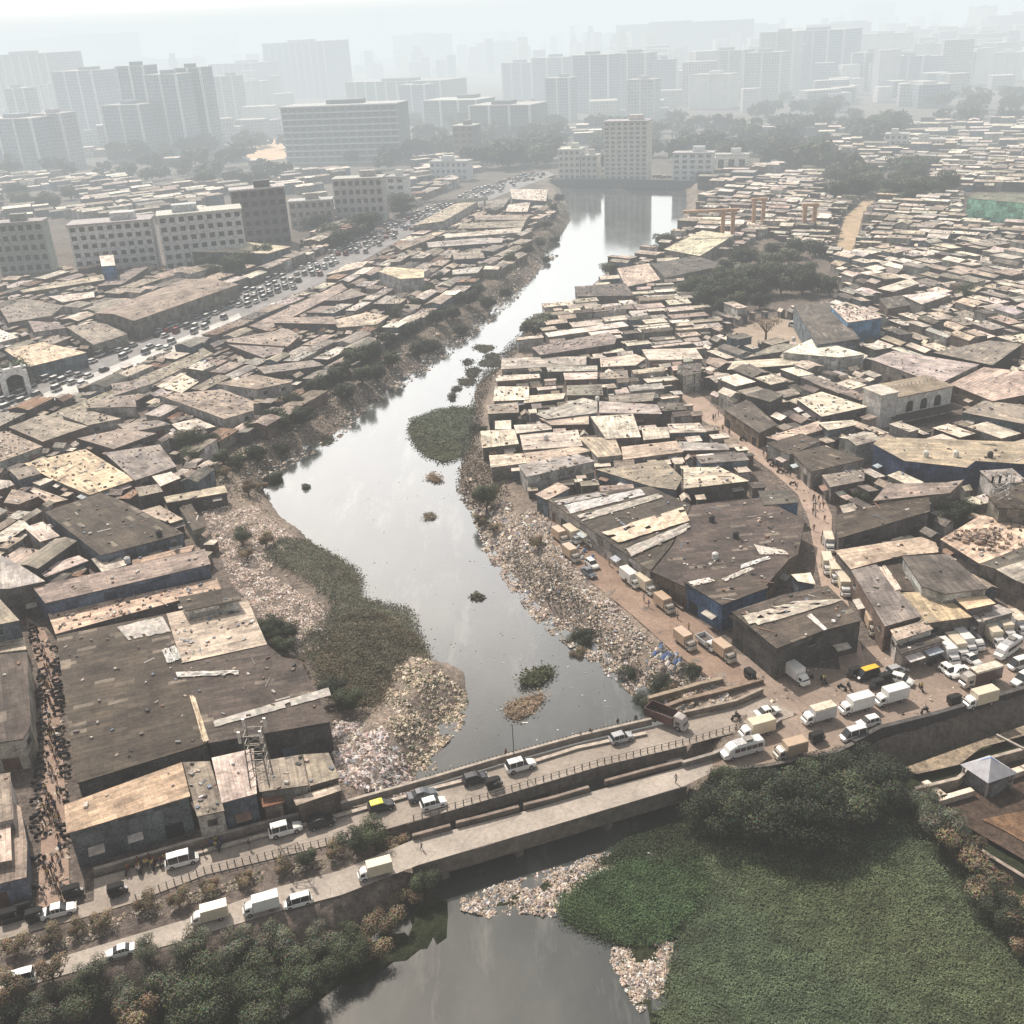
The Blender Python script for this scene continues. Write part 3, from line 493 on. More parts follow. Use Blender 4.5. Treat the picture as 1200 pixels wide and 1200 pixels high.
excl(W([(1040,760),(1100,745),(1110,735),(1200,715),(1290,700),(1290,800),(1100,800)])); excl(W([(800,330),(860,300),(900,280),(960,300),(985,340),(965,365),(880,372),(820,362)]))
excl(W([(1130,225),(1300,225),(1300,262),(1130,262)])); excl(W([(580,230),(670,190),(810,185),(812,228),(650,230)])); excl(W([(1020,460),(1060,445),(1115,455),(1125,490),(1075,512),(1030,510)]))
excl(W([(232,590),(300,575),(420,680),(500,800),(500,930),(395,940),(395,840),(340,765),(290,700)]))
excl(W([(600,590),(650,590),(900,790),(880,810),(780,830),(640,700)])); excl(W([(535,470),(585,480),(590,560),(625,600),(560,630)]))
for a, b, c, d in ((80,300,245,320),(195,290,235,300),(270,350,210,300),(-20,70,240,330),(385,460,195,255),(335,480,110,205)): excl(W([(a,c+20),(b,c+20),(b,d),(a,d)]))
# ---- rows of shacks
CAND = []
TREEB = [(960,1095,200,240,40),(1000,1110,226,240,12),(700,860,148,190,40),(850,960,160,200,30),(480,655,130,190,90),(440,480,225,262,9),(370,440,262,300,14),(240,330,305,335,9),(410,470,190,220,6),(0,30,440,470,4),(140,340,150,190,30),(1000,1060,150,170,16),(1080,1200,110,150,18),(560,720,190,205,14),(880,1000,120,160,20),(-20,200,186,212,26),(150,330,196,222,22),(0,90,225,250,8)]
for x0, x1, y0, y1, n in TREEB:
    if y0 < 260: e_ = (x1-x0)*.06; excl(W([(x0+e_,y1-3),(x1-e_,y1-3),(x1-e_,y0),(x0+e_,y0)]))
def rows(region, d0, d1, ln, wd, hr, tones, near=None, gapy=0.8, skip=0.06):
    pl = W(region); bb = bbox(pl); a, b = P(*d0), P(*d1); an = math.atan2(b.y-a.y, b.x-a.x)
    ux, uy = math.cos(an), math.sin(an); cx, cy = (bb[0]+bb[2])/2, (bb[1]+bb[3])/2; rad = math.hypot(bb[2]-bb[0], bb[3]-bb[1])/2
    v = -rad; 
    while v < rad:
        w_ = R.uniform(*wd); u = -rad + R.uniform(0, 6)
        while u < rad:
            L = R.uniform(*ln); 
            x0, y0 = cx+ux*(u+L/2)-uy*(v+w_/2), cy+uy*(u+L/2)+ux*(v+w_/2)
            if inpoly(x0, y0, pl) and R.random() > skip:
                jit = R.uniform(-.035, .035) + 0.08*math.sin(x0*.03+y0*.02); c2, s2 = math.cos(an+jit), math.sin(an+jit); hw, hl = w_/2*R.uniform(.8,1.0), L/2*.97
                q = [(x0+c2*a1-s2*b1, y0+s2*a1+c2*b1) for a1, b1 in ((-hl,-hw),(hl,-hw),(hl,hw),(-hl,hw))]
                if not any(hit(x, y) for x, y in q) and not hit(x0, y0) and not hit((q[0][0]+q[1][0])/2, (q[0][1]+q[1][1])/2) and not hit((q[2][0]+q[3][0])/2, (q[2][1]+q[3][1])/2):
                    CAND.append((x0, y0, q, R.uniform(*hr), R.choice(tones))); excl(q)
            u += L + R.choice([0.15, 0.3, 1.2])
        v += w_ + gapy*R.uniform(.3, 1.6)
tA = ['taupe','taupe','grey','tan','pale','grey','darkgrey','taupe','lilac','lilac','rust']; tB = ['pale','tan','lilac','grey','pale','pale','taupe','darkgrey','white']; tC = ['pale','white','lilac','grey','tan','taupe','pale','white']
rows([(-150,560),(0,500),(60,480),(130,450),(250,400),(330,360),(400,330),(470,290),(560,250),(640,240),(655,262),(600,320),(540,370),(480,400),(430,430),(360,490),(300,540),(250,600),(260,650),(200,700),(-150,780)], (100,500),(240,430), (6,15),(5,9),(2.8,5.2), tA, gapy=.4)
rows([(-150,780),(30,700),(40,760),(40,1060),(-150,1100)], (0,800),(30,795), (6,12),(6,10),(4,8), tA)
rows([(560,420),(640,360),(720,330),(800,300),(830,380),(820,460),(870,540),(900,580),(800,600),(600,580),(545,545),(560,470)], (563,520),(700,508), (5,14),(3.5,6.5),(2.8,4.8), tB, gapy=.3)
rows([(815,460),(835,380),(860,370),(1010,300),(1290,280),(1290,430),(1290,660),(1100,640),(980,600),(930,540)], (960,400),(1040,430), (5,12),(4,8),(2.8,6), tB, gapy=.5)
rows([(1020,600),(1290,540),(1290,760),(1100,740),(1030,740)], (1057,652),(1112,650), (6,12),(6,9),(4,7), tA)
rows([(690,325),(780,270),(830,232),(1000,190),(1350,170),(1350,300),(1010,310),(900,300),(820,300),(800,340)], (900,240),(1000,245), (5,13),(4,8),(2.8,6), tC, gapy=.6)
rows([(-250,560),(-200,420),(0,330),(80,320),(330,300),(430,250),(520,215),(560,205),(480,245),(400,285),(300,340),(180,395),(0,470)], (110,367),(217,328), (7,18),(6,11),(3,6), tA)
rows([(-400,330),(-300,225),(0,205),(300,195),(560,185),(560,205),(430,250),(330,290),(80,300),(0,330)], (100,250),(200,238), (7,20),(6,12),(3,8), tC, gapy=2)
rows([(830,230),(820,200),(850,160),(1500,120),(1500,185),(1000,192)], (900,190),(1100,192), (7,18),(6,12),(3,9), tC, gapy=3, skip=.22)
rows([(-450,200),(0,185),(600,150),(820,165),(640,190),(560,185),(300,195),(0,208),(-400,230)], (100,200),(300,190), (10,24),(9,16),(4,10), tC, gapy=12, skip=.5)
FILLS = [([(560,420),(640,360),(720,330),(800,300),(830,380),(820,460),(870,540),(900,580),(800,600),(600,580),(545,545),(560,470)], (563,520),(700,508), tB), ([(815,460),(835,380),(860,370),(1010,300),(1230,280),(1230,430),(1230,760),(1100,740),(1030,740),(980,600),(930,540)], (960,400),(1040,430), tB), ([(-30,560),(0,500),(130,450),(250,400),(330,360),(400,330),(470,290),(560,250),(640,240),(655,262),(600,320),(540,370),(480,400),(430,430),(360,490),(300,540),(250,600),(260,650),(200,700),(-30,780)], (100,500),(240,430), tA), ([(690,325),(780,270),(830,232),(1000,190),(1250,180),(1250,300),(1010,310),(820,300),(800,340)], (900,240),(1000,245), tC), ([(-30,420),(0,330),(80,320),(330,300),(430,250),(480,245),(400,285),(300,340),(180,395),(0,470)], (110,367),(217,328), tA)]
for reg, d0, d1, tn_ in FILLS: rows(reg, d0, d1, (2.6,6),(2.4,4.2),(2.2,3.8), tn_, gapy=.2, skip=.1); rows(reg, d0, d1, (2,4),(2,3),(2.0,3.2), tn_, gapy=.2, skip=.1)
if True:
    XX = np.array([c[0] for c in CAND]); YY = np.array([c[1] for c in CAND]); DR = sdf(XX, YY, river_w)
    CAND = [c for c, d in zip(CAND, DR) if d > 9.5]
def vis(c):
    px, py, wd = proj((c[0], c[1], c[3])); 
    if not (-15 < px < 1215 and py < 1215): return 0
    return abs(area(c[2]))/wd**2*max(.2, (H-c[3])/wd)
CAND.sort(key=vis, reverse=True)
nsh = 0
for c in CAND[:190]:
    x0, y0, q, h, tn = c
    if vis(c) <= 0: break
    loc = [(x-x0, y-y0) for x, y in q]; o = thing('shack', '', 'shack', (x0, y0, 0), group='shacks of the riverside settlement'); t_ = R.choice([0, .03, .06, -.05]); hs = [h+t_*3, h+t_*3, h-t_*3, h-t_*3]; nsh += 1
    br, bw = MB(), MB(); shell(br, bw, loc, hs, vary(T[tn], .25), vary(R.choice(WC), .3), gable=R.choice([0, 0, 0, .7]) or False); br.obj('roof', ROOF, o); bw.obj('wall', WALL, o)
    px, py, _ = proj((x0, y0, h)); PEND.append((o, px, py, TN[tn]+'-roofed shack')); FLATS.append((q, h+.1, R.choice([.3, 1, 1.6])))
big = MB(); FARF = []
for c in CAND[190:]:
    x0, y0, q, h, tn = c; t_ = R.choice([0, .03, .06, -.05]); hs = [h+t_*3, h+t_*3, h-t_*3, h-t_*3]
    px, py, wd_ = proj((x0, y0, h))
    if not (-120 < px < 1320): continue
    shell(big, big, q, hs, vary(T[tn], .3), vary(R.choice(WC), .35), mi_w=1, gable=R.choice([0, 0, .8]) or False)
    if wd_ < 600: FARF.append((q, h+.1, R.choice([.3, .8, 1.2])))
big.obj('shanty_rooftops', [ROOF, WALL], kind='stuff', label='dense mass of small shanty roofs running back into the haze', cat='rooftops')
print('CAND', len(CAND), 'roofs', len(FLATS))
# ---- loose clutter on the roofs
JC = [(.5,.46,.42),(.35,.3,.25),(.08,.07,.065),(.62,.59,.56),(.2,.16,.135),(.16,.19,.24),(.42,.34,.28),(.05,.05,.05),(.33,.32,.31),(.24,.14,.10),(.15,.13,.12)]
cl = MB()
for pl, h, dn in FLATS+FARF:
    A = abs(area(pl)); n = int(min(600, A*0.13*dn)); cx = sum(p[0] for p in pl)/len(pl); cy = sum(p[1] for p in pl)/len(pl)
    for _ in range(n):
        x, y = rnd_in(pl); x = cx+(x-cx)*.93; y = cy+(y-cy)*.93
        if R.random() < .10: s = (R.uniform(1.2, 3.6), R.uniform(.08, .4), .07)
        else: s = (R.uniform(.15, .9), R.uniform(.12, .6), R.uniform(.05, .35))
        cl.box((x, y, h+s[2]/2+.03), s, vary(R.choice(JC), .3), R.uniform(0, 3.1), (R.uniform(-.1,.1), R.uniform(-.1,.1)))
cl.obj('roof_clutter', JUNK, kind='stuff', label='planks, sheets, tyres and rags scattered over the tin roofs', cat='clutter')
# ---- water tanks, single things on roofs
for i, (x, y, h, c) in enumerate([(187,628,7,0),(150,660,5,1),(838,655,6.5,1),(834,611,6.4,0),(862,630,6.4,0),(1085,535,8.5,1),(1120,535,8.5,1),(1160,536,8.5,0),(205,640,5,0),(930,400,8,1),(700,470,6,1),(300,390,6.5,0),(1000,345,9,1),(640,515,5.5,1)]):
    h = roof_at(x, y) or 4; p = P(x, y, h); t = MB(); t.bar((0,0,0), (0,0,1.1), .62, ((.06,.06,.06),(.7,.7,.66))[c], 10); t.bar((0,0,1.1), (0,0,1.4), .62, ((.06,.06,.06),(.7,.7,.66))[c], 10, .22)
    o = t.obj('roof_water_tank', RUB, loc=(p.x, p.y, h+.1)); tag(o, '', 'water tank', 'small tanks standing on roofs'); PEND.append((o, x, y, ('black', 'white')[c]+' round rooftop tank'))
# ---- tarpaulins
def tarp(pts, h, col, label, amp=.22, nu=14, nv=5):
    h = max([roof_at(*q) for q in pts]+[roof_at(sum(q[0] for q in pts)/4, sum(q[1] for q in pts)/4)]) or h; h += .05; c = [P(x, y, h) for x, y in pts]; b = MB(); g = []
    for j in range(nv+1):
        for i in range(nu+1):
            u, v = i/nu, j/nv; e = R.uniform(-.05,.05) if 0 < i < nu and 0 < j < nv else R.uniform(-.02,.06); vv = v+e; p = (c[0]*(1-u)+c[1]*u)*(1-vv)+(c[3]*(1-u)+c[2]*u)*vv
            g.append((p.x, p.y, h+.08+R.uniform(0, amp)*(1 if 0 < j < nv else .3)))
    for j in range(nv):
        for i in range(nu):
            if R.random() < .05: continue
            k = j*(nu+1)+i; f = [g[k], g[k+1], g[k+nu+2], g[k+nu+1]]
            if (Vector(f[1])-Vector(f[0])).cross(Vector(f[2])-Vector(f[0])).z < 0: f.reverse()
            b.face(f, vary(col, .25))
    o = b.obj('tarpaulin', TARP); tag(o, label, 'tarpaulin')
tarp([(661,592),(750,573),(756,580),(668,602)], 6.5, (.55,.52,.50), 'pale lilac tarp strip nearest the tip of the largest dark shed')
tarp([(676,604),(770,579),(778,583),(682,611)], 6.5, (.42,.38,.33), 'second dusty tarp strip on the largest dark shed')
tarp([(648,588),(700,577),(712,580),(655,592)], 6.5, (.40,.36,.33), 'brownish tarp strip at the river corner of the largest dark shed')
tarp([(705,624),(800,594),(808,610),(724,636)], 6.5, (.66,.52,.38), 'broad cream tarp across the middle of the largest dark shed')
tarp([(733,643),(806,613),(810,620),(740,652)], 6.5, (.42,.38,.33), 'crumpled grey-tan tarp on the last bay of the largest dark shed')
tarp([(870,722),(930,705),(990,703),(880,735)], 7.9, (.50,.44,.36), 'crumpled pale tarp draped over the corner market roof')
tarp([(868,662),(900,652),(903,655),(868,667)], 6.9, (.8,.78,.74), 'white plastic sheet on the dark shed by the lane bend')
tarp([(883,638),(918,645),(924,650),(890,650)], 6.9, (.62,.55,.48), 'rumpled cream rags at the lane edge of the flat shed')
tarp([(206,788),(280,786),(280,791),(208,794)], 7.6, (.7,.66,.6), 'torn white plastic strip across the dark warehouse', .4)
tarp([(250,845),(385,806),(388,815),(252,852)], 7.6, (.40,.37,.33), 'long pale sheet strip lying across the dark warehouse', .05, 20, 2)
tarp([(222,815),(228,815),(245,868),(238,869)], 7.5, (.66,.55,.40), 'narrow cream strip running down the dark warehouse roof', .2)
tarp([(137,735),(190,722),(200,740),(150,750)], 7.3, (.42,.38,.34), 'torn pale sheets at the top of the huge dark warehouse', .1)
tarp([(190,762),(205,757),(213,772),(196,778)], 7.3, (.6,.58,.54), 'white rag heap at the edge of the corrugated strips', .5)
tarp([(845,679),(878,665),(884,667),(850,682)], 7.7, (.62,.57,.5), 'pale sheet pair on the raised end bay')
tarp([(806,682),(830,677),(838,681),(812,687)], 7.7, (.66,.6,.53), 'white flat sheet on the dark end bay above the track', .05)
tarp([(945,722),(950,719),(969,737),(965,739)], 7.9, (.7,.66,.6), 'thin white strip along the corner market ridge', .05)
tarp([(1030,665),(1037,662),(1056,690),(1048,692)], 6.9, (.7,.55,.45), 'pink-cream strip between dark roofs east of the lane', .08)
# ---- the white building with arched windows
o = thing('arched_building', 'white building with three dark arched windows and terrace', 'building', P(1070,500)); bp0 = P(1070,500)
A0, A1 = P(1047,498)-bp0, P(1112,484)-bp0; e = (A1-A0); Lh = e.length; e.normalize(); nv = Vector((-e.y, e.x, 0)); hh = 7.5; an = math.atan2(e.y, e.x)
b = MB(); c = (A0+A1)/2+nv*5; b.box((c.x, c.y, hh/2), (Lh, 10, hh), (.66,.64,.60), an); b.obj('wall', CONC, o)
b = MB(); b.box((c.x, c.y, hh+.12), (Lh+.8, 10.8, .3), (.66,.58,.48), an); b.obj('roof', ROOF, o)
for k in range(3):
    b = MB(); q = A0+e*(Lh*(.25+.25*k))-nv*.06; pts = [(-1.1,-1.6),(1.1,-1.6),(1.1,.3)]+[(1.1*math.cos(t), .3+1.1*math.sin(t)) for t in (.5,1.0,1.57,2.1,2.6)]+[(-1.1,.3)]
    b.face([(q.x+e.x*x, q.y+e.y*x, 4.6+z) for x, z in pts], (.02,.02,.025)); b.obj('arched_window', GLASS, o)
b = MB(); b.box(((A0-nv*1.6+A1-nv*1.6)/2+Vector((0,0,2.4))), (Lh+3, 3.4, .2), T['darkgrey'], an, (0,.1)); b.obj('canopy', ROOF, o)
b = MB(); c = A0-e*2.8+nv*3; b.box((c.x, c.y, 4.6), (5.2, 7, 9.2), (.6,.58,.56), an); b.box((c.x, c.y, 9.3), (5.8,7.6,.3), (.6,.55,.48), an); b.obj('stair_tower', CONC, o)
for k in range(14):
    b = MB() if k == 0 else b; q = A0+e*(Lh*(k+.5)/14)+nv*6; b.box((q.x, q.y, hh+.7), (.25,.25,1.0), (.75,.72,.66), an)
b.obj('parapet', CONC, o)
# ------------------------------------------------------------------ bridges and walls
CC = (.34,.31,.27)
def deck(name, label, near, farr, th, col, piers):
    "slab between two edge polylines with girder faces, piers under it"
    o = thing(name, label, 'bridge', (P(*near[0])+P(*near[-1]))/2); c0 = o.location.copy()
    nn = [P(*q)-c0 for q in near]; ff = [P(*q)-c0 for q in farr]; b = MB()
    poly = nn + ff[::-1]; bot = [Vector((p.x, p.y, -th)) for p in poly]
    for t in tessellate_polygon([poly]):
        q = [poly[i] for i in t]; 
        if (q[1]-q[0]).cross(q[2]-q[0]).z < 0: q.reverse()
        b.face([(p.x, p.y, -.02) for p in q], col); b.face([(p.x, p.y, -th) for p in q][::-1], col)
    for i in range(len(poly)):
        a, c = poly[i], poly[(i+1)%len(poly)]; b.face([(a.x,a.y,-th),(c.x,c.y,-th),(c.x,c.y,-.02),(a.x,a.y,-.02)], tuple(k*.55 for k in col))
    b.obj('deck', CONC, o)
    for t in piers:
        i = t*(len(nn)-1); k = int(i); a = nn[k].lerp(nn[min(k+1, len(nn)-1)], i-k); i2 = t*(len(ff)-1); k2 = int(i2); c = ff[k2].lerp(ff[min(k2+1, len(ff)-1)], i2-k2)
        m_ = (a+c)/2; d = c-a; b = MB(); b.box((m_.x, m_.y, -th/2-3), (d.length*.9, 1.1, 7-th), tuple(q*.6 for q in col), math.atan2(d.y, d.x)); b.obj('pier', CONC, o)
    return o
deck('road_bridge', 'upper road bridge carrying cars over the dark river', [(478,965),(600,929),(700,899),(805,874)], [(480,930),(587,897),(677,872),(775,849)], 1.9, CC, (.2,.5,.8))
deck('lower_bridge', 'empty lower bridge parallel to the road bridge', [(484,1015),(560,994),(633,972),(720,946),(805,921)], [(478,987),(540,970),(607,953),(690,929),(805,897)], 2.7, (.28,.25,.215), (.12,.42,.74))
def wall_line(name, pts, h, th, col, label, cat='parapet', z0=0.0, cap=True, mat=None):
    v = [P(*q) for q in pts]; c0 = v[len(v)//2].copy(); b = MB()
    for a, c in zip(v, v[1:]):
        m_ = (a+c)/2-c0; d = c-a; an = math.atan2(d.y, d.x); b.box((m_.x, m_.y, (h+z0)/2), (d.length+th*.4, th, h-z0), col, an)
        if cap: b.box((m_.x, m_.y, h+.06), (d.length, th+.14, .12), tuple(min(1, k*1.7) for k in col), an)
    o = b.obj(name, mat or CONC, loc=(c0.x, c0.y, 0)); return tag(o, label, cat)
wall_line('parapet', [(112,1026),(233,991),(400,948),(510,917),(587,894),(677,869),(763,849)], 1.1, .35, (.24,.21,.18), 'long far parapet of the upper road bridge')
wall_line('parapet', [(800,841),(862,827),(893,813)], 1.0, .35, (.2,.17,.14), 'short parapet on the bridge right of the dump truck')
wall_line('kerb', [(180,1017),(233,1001),(400,957),(510,925),(565,911)], .3, .5, (.3,.26,.22), 'raised kerb beside the far bridge parapet', 'kerb')
wall_line('kerb', [(620,896),(677,878),(757,861)], .3, .5, (.3,.26,.22), 'broken kerb piece near the grey car on the bridge', 'kerb')
for i, (q, l) in enumerate([([(484,984),(528,972)],'leftmost low parapet piece of the lower bridge'),([(535,969),(567,961),(608,950)],'second low parapet piece of the lower bridge from the left'),([(614,948),(650,939),(690,927)],'middle low parapet piece of the lower bridge'),([(709,920),(760,906),(800,896)],'longest low parapet piece of the lower bridge, toward the junction')]):
    wall_line('parapet', q, .75, .35, (.15,.12,.10), l)
wall_line('barrier', [(800,899),(835,889),(880,868),(915,848)], .9, .4, (.2,.18,.16), 'dark barrier between bridge road and the parked minibus', 'barrier')
wall_line('retaining_wall', [(1000,874),(1030,858),(1090,843),(1200,811),(1300,784)], .9, .6, (.085,.08,.078), 'tall blackened retaining wall below the truck yard', 'wall', z0=-5.2, mat=WALL)
wall_line('retaining_wall', [(833,907),(900,900),(980,884),(1000,874)], .5, .5, (.12,.11,.10), 'low wall under the minibus, behind the dark trees', 'wall', z0=-5.0, mat=WALL)
wall_line('retaining_wall', [(645,212),(720,212),(812,214)], 1.2, 1.2, (.16,.16,.16), 'grey reservoir wall closing the far end of the river', 'wall', z0=-5.0)
wall_line('lane_wall', [(641,594),(690,634),(740,672),(800,716)], .5, .4, (.16,.13,.11), 'low broken wall strip in front of the largest dark shed', 'wall')
# railing of the upper bridge, near edge
def railing(pts, label, n=46, h=1.1):
    v = [P(*q) for q in pts]; c0 = v[0].copy(); o = thing('railing', label, 'railing', (c0.x, c0.y, 0)); b = MB()
    for a, c in zip(v, v[1:]):
        for z in (.55, 1.05): b.bar(a-c0+Vector((0,0,z)), c-c0+Vector((0,0,z)), .035, (.16,.15,.14))
    b.obj('rail', STEEL, o); pm = MB(); pm.box((0,0,h/2), (.13,.13,h), (.18,.16,.14)); me = pm.mesh('post', CONC)
    tot = sum((c-a).length for a, c in zip(v, v[1:])); st = tot/n
    for p, an in along(v, st): link('post', me, o, loc=(p.x-c0.x, p.y-c0.y, 0), rz=an)
railing([(485,962),(600,927),(700,897),(800,873),(870,853)], 'low post railing along the near edge of the upper bridge')
railing([(160,1055),(240,1023),(320,1004),(400,985),(440,974)], 'post railing on the left approach above the median bushes', 34)
railing([(500,917),(587,892),(677,867),(760,847)], 'thin railing posts on top of the far bridge parapet', 60, 1.4)
def lamp(px, py, h, label, arm=1.6):
    p = P(px, py); o = thing('street_lamp', label, 'lamp', p); b = MB(); b.bar((0,0,0), (0,0,h), .10, (.1,.1,.1), 6, .06); b.obj('pole', STEEL, o)
    b = MB(); b.bar((0,0,h-.1), (arm,0,h+.2), .05, (.1,.1,.1)); b.obj('arm', STEEL, o); b = MB(); b.box((arm+.3,0,h+.2), (.8,.25,.14), (.4,.4,.38)); b.obj('lamp_head', STEEL, o)
lamp(603,897,7.5,'thin lamp pole on the bridge above the floating weed'); lamp(1100,716,5.5,'short pole rising from the mottled tan roof'); lamp(60,640,5,'thin pole behind the tan cells, left bank', 0.5)
# ------------------------------------------------------------------ lattice mast, phone mast
def mast(px, py, z0, h, wdt, label, col, ant=False):
    p = P(px, py, z0); o = thing('lattice_mast', label, 'mast', (p.x, p.y, z0)); b = MB(); s = wdt/2; cs = [(-s,-s),(s,-s),(s,s),(-s,s)]; n = int(h/1.3)
    for i in range(4):
        b.bar((*cs[i], 0), (cs[i][0]*.8, cs[i][1]*.8, h), .09, col)
        for k in range(n):
            z, z2 = h*k/n, h*(k+1)/n; f1, f2 = 1-.2*k/n, 1-.2*(k+1)/n; a, c = cs[i], cs[(i+1)%4]
            b.bar((a[0]*f1,a[1]*f1,z), (c[0]*f2,c[1]*f2,z2), .05, col); b.bar((a[0]*f2,a[1]*f2,z2), (c[0]*f2,c[1]*f2,z2), .05, col)
    b.obj('frame', STEEL, o)
    for a in (cs if not ant else cs*2):
        b = MB(); zz = h+.2 if not ant else h*R.uniform(.5,.95); b.box((a[0]*1.1, a[1]*1.1, zz), (.35,.25,1.8), (.75,.72,.68)); b.obj('antenna', STEEL, o)
mast(307,916,7.5,8.5,2.6,'steel lattice mast standing on the cream-roofed shop',(.22,.2,.18))
mast(1172,583,roof_at(1172,583) or 7,5.5,2.6,'phone mast with pale antennas on the right-edge roof',(.5,.5,.48), True)
# footbridge over the far highway, orange pillars, arch gate
a, c = P(470,240,7), P(572,234,7); o = thing('footbridge', 'pale footbridge crossing the far end of the traffic jam', 'footbridge', ((a+c)/2).xy.to_3d()); m_ = o.location; b = MB(); d = c-a; an = math.atan2(d.y, d.x)
b.box((0,0,7), (d.length,2.5,.5), (.5,.48,.45), an); b.obj('deck', CONC, o); b = MB(); [b.box((-math.sin(an)*s*1.2,math.cos(an)*s*1.2,7.8), (d.length,.1,1.1), (.45,.43,.4), an) for s in (-1,1)]; b.obj('railing', CONC, o)
for t in (-.46, 0, .46): b = MB(); b.box((d.x*t, d.y*t, 3.4), (1,1,6.7), (.35,.33,.3)); b.obj('pillar', CONC, o)
for i, (px, py, lab) in enumerate([(852,283,'left orange-brown elevated frame by the striped market roof'),(888,268,'middle orange-brown elevated frame, half hidden'),(947,276,'right orange-brown elevated frame near the dirt path')]):
    p = P(px, py); o = thing('elevated_frame', lab, 'pillars', p); 
    for s in (-1, 1): b = MB(); b.box((s*2.4,0,7), (1.7,1.7,14), (.44,.27,.16)); b.obj('pillar', CONC, o)
    b = MB(); b.box((0,0,14.6), (8,2.2,1.3), (.46,.29,.18)); b.obj('crossbeam', CONC, o)
p, q = P(800,250,15.4), P(866,247,15.4); m_ = (p+q)/2; d = q-p; b = MB(); b.box((0,0,15.4), (d.length,2.6,1.2), (.45,.3,.2), math.atan2(d.y,d.x)); tag(b.obj('girder', CONC, loc=(m_.x,m_.y,.6)), 'brown elevated girder reaching from the left frame toward the pool', 'girder')
p = P(22,464); o = thing('gate_arch', 'white pointed gateway arch beside the highway', 'gate', p); b = MB(); ra = P(34,462)-P(12,467); an = math.atan2(ra.y, ra.x)
ux, uy = math.cos(an), math.sin(an)
for s in (-1,1): b.box((ux*s*3.4, uy*s*3.4, 4), (1.5,1.5,8), (.78,.76,.74), an)
b.obj('pier', CONC, o); b = MB()
for k in range(9):
    t1, t2 = math.pi*k/9, math.pi*(k+1)/9; x1, x2 = math.cos(t1)*3, math.cos(t2)*3; z1, z2 = 4.6+math.sin(t1)*2.6, 4.6+math.sin(t2)*2.6
    for s in (-.6,.6): b.face([(ux*x1-uy*s, uy*x1+ux*s, z1), (ux*x2-uy*s, uy*x2+ux*s, z2), (ux*x2-uy*s, uy*x2+ux*s, 9), (ux*x1-uy*s, uy*x1+ux*s, 9)], (.76,.74,.72))
b.box((0,0,9.2), (8.6,1.6,.5), (.8,.78,.75), an); b.obj('arch', CONC, o)
for x in (-3.2, 0, 3.2): b = MB(); b.bar((ux*x,uy*x,9.4), (ux*x,uy*x,11.2 if x == 0 else 10.4), .7, (.78,.76,.74), 8, .05); b.obj('finial', CONC, o)
# pavilion and its compound walls, lower right
p = P(1158,940,-3.5); o = thing('pavilion', 'grey pyramid-roofed pavilion with a bright blue patch at its peak', 'pavilion', (p.x,p.y,-3.5)); cr = [P(x,y,0.2)-p for x,y in ((1125,895),(1161,884+34-1),(1192,903),(1160,884))]
cr = [Vector((v.x,v.y,3.2)) for v in [P(1125,896,-.3)-p, P(1158,918,-.3)-p, P(1193,906,-.3)-p, P(1160,885,-.3)-p]]; ctr = sum(cr, Vector())/4; pk = Vector((ctr.x, ctr.y, 5.2)); b = MB()
for i in range(4): b.face([cr[i], cr[(i+1)%4], pk], (.44,.44,.47), [(0,0),(4,0),(2,3)])
b.obj('roof', mat_plain('blue_grey_sheet', .6, .3, .85, 1.1, 1), o); b = MB()
for i in (2, 3): b.face([pk+Vector((0,0,.05)), pk.lerp(cr[i],.38)+Vector((0,0,.05)), pk.lerp(cr[(i+1)%4],.38)+Vector((0,0,.05))], (.18,.38,.75))
b.obj('blue_patch', TARP, o)
for i in range(4): q = ctr+(cr[i]-ctr)*.85; b = MB(); b.box((q.x,q.y,1.6), (.3,.3,3.2), (.3,.28,.26)); b.obj('post', CONC, o)
b = MB(); b.box((ctr.x,ctr.y,1.3), (4.2,4.2,2.6), (.30,.30,.31), .6); b.obj('wall', WALL, o)
wall_line('boundary_wall', [(1059,907),(1110,951),(1160,985),(1215,1018)], -2.4, .4, (.2,.165,.14), 'long thin wall running down right from the wall corner to the frame edge', 'wall', z0=-5)
wall_line('boundary_wall', [(1074,914),(1124,902),(1148,882),(1200,868),(1260,850)], -1.6, .4, (.25,.215,.18), 'curved wall edging the sandy terrace above the pavilion', 'wall', z0=-5)
wall_line('boundary_wall', [(1086,902),(1110,920)], -2.2, 1.0, (.5,.42,.34), 'short thick cream wall stub left of the pavilion', 'wall', z0=-5)
wall_line('boundary_wall', [(1101,923),(1142,911)], -2.2, .7, (.5,.42,.34), 'low cream wall running to the pavilion', 'wall', z0=-5)
wall_line('boundary_wall', [(1182,893),(1215,882),(1260,872)], -2.2, .9, (.5,.42,.34), 'cream wall right of the pavilion', 'wall', z0=-5)
sheet('sandy_terrace', [(1059,900),(1120,878),(1200,850),(1270,832),(1270,850),(1200,862),(1150,876),(1124,896),(1075,907)], -2.9, (.40,.33,.25), GROUND, zp=-2.9)
sheet('dry_ground', [(1100,950),(1170,990),(1290,1060),(1290,880),(1200,890),(1130,915)], -3.15, (.13,.095,.075), GROUND, zp=-3.15)
sheet('dry_slope', [(1150,960),(1180,975),(1290,1040),(1290,960),(1200,950)], -3.0, (.30,.19,.12), GROUND, zp=-3.0)
a, c = P(1168,861,1), P(1215,885,1); b = MB(); m_ = (a+c)/2; b.bar(a-m_, c-m_, .22, (.3,.27,.24), 6); tag(b.obj('pipe', STEEL, loc=m_), 'grey pipe crossing above the channel near the pavilion', 'pipe')
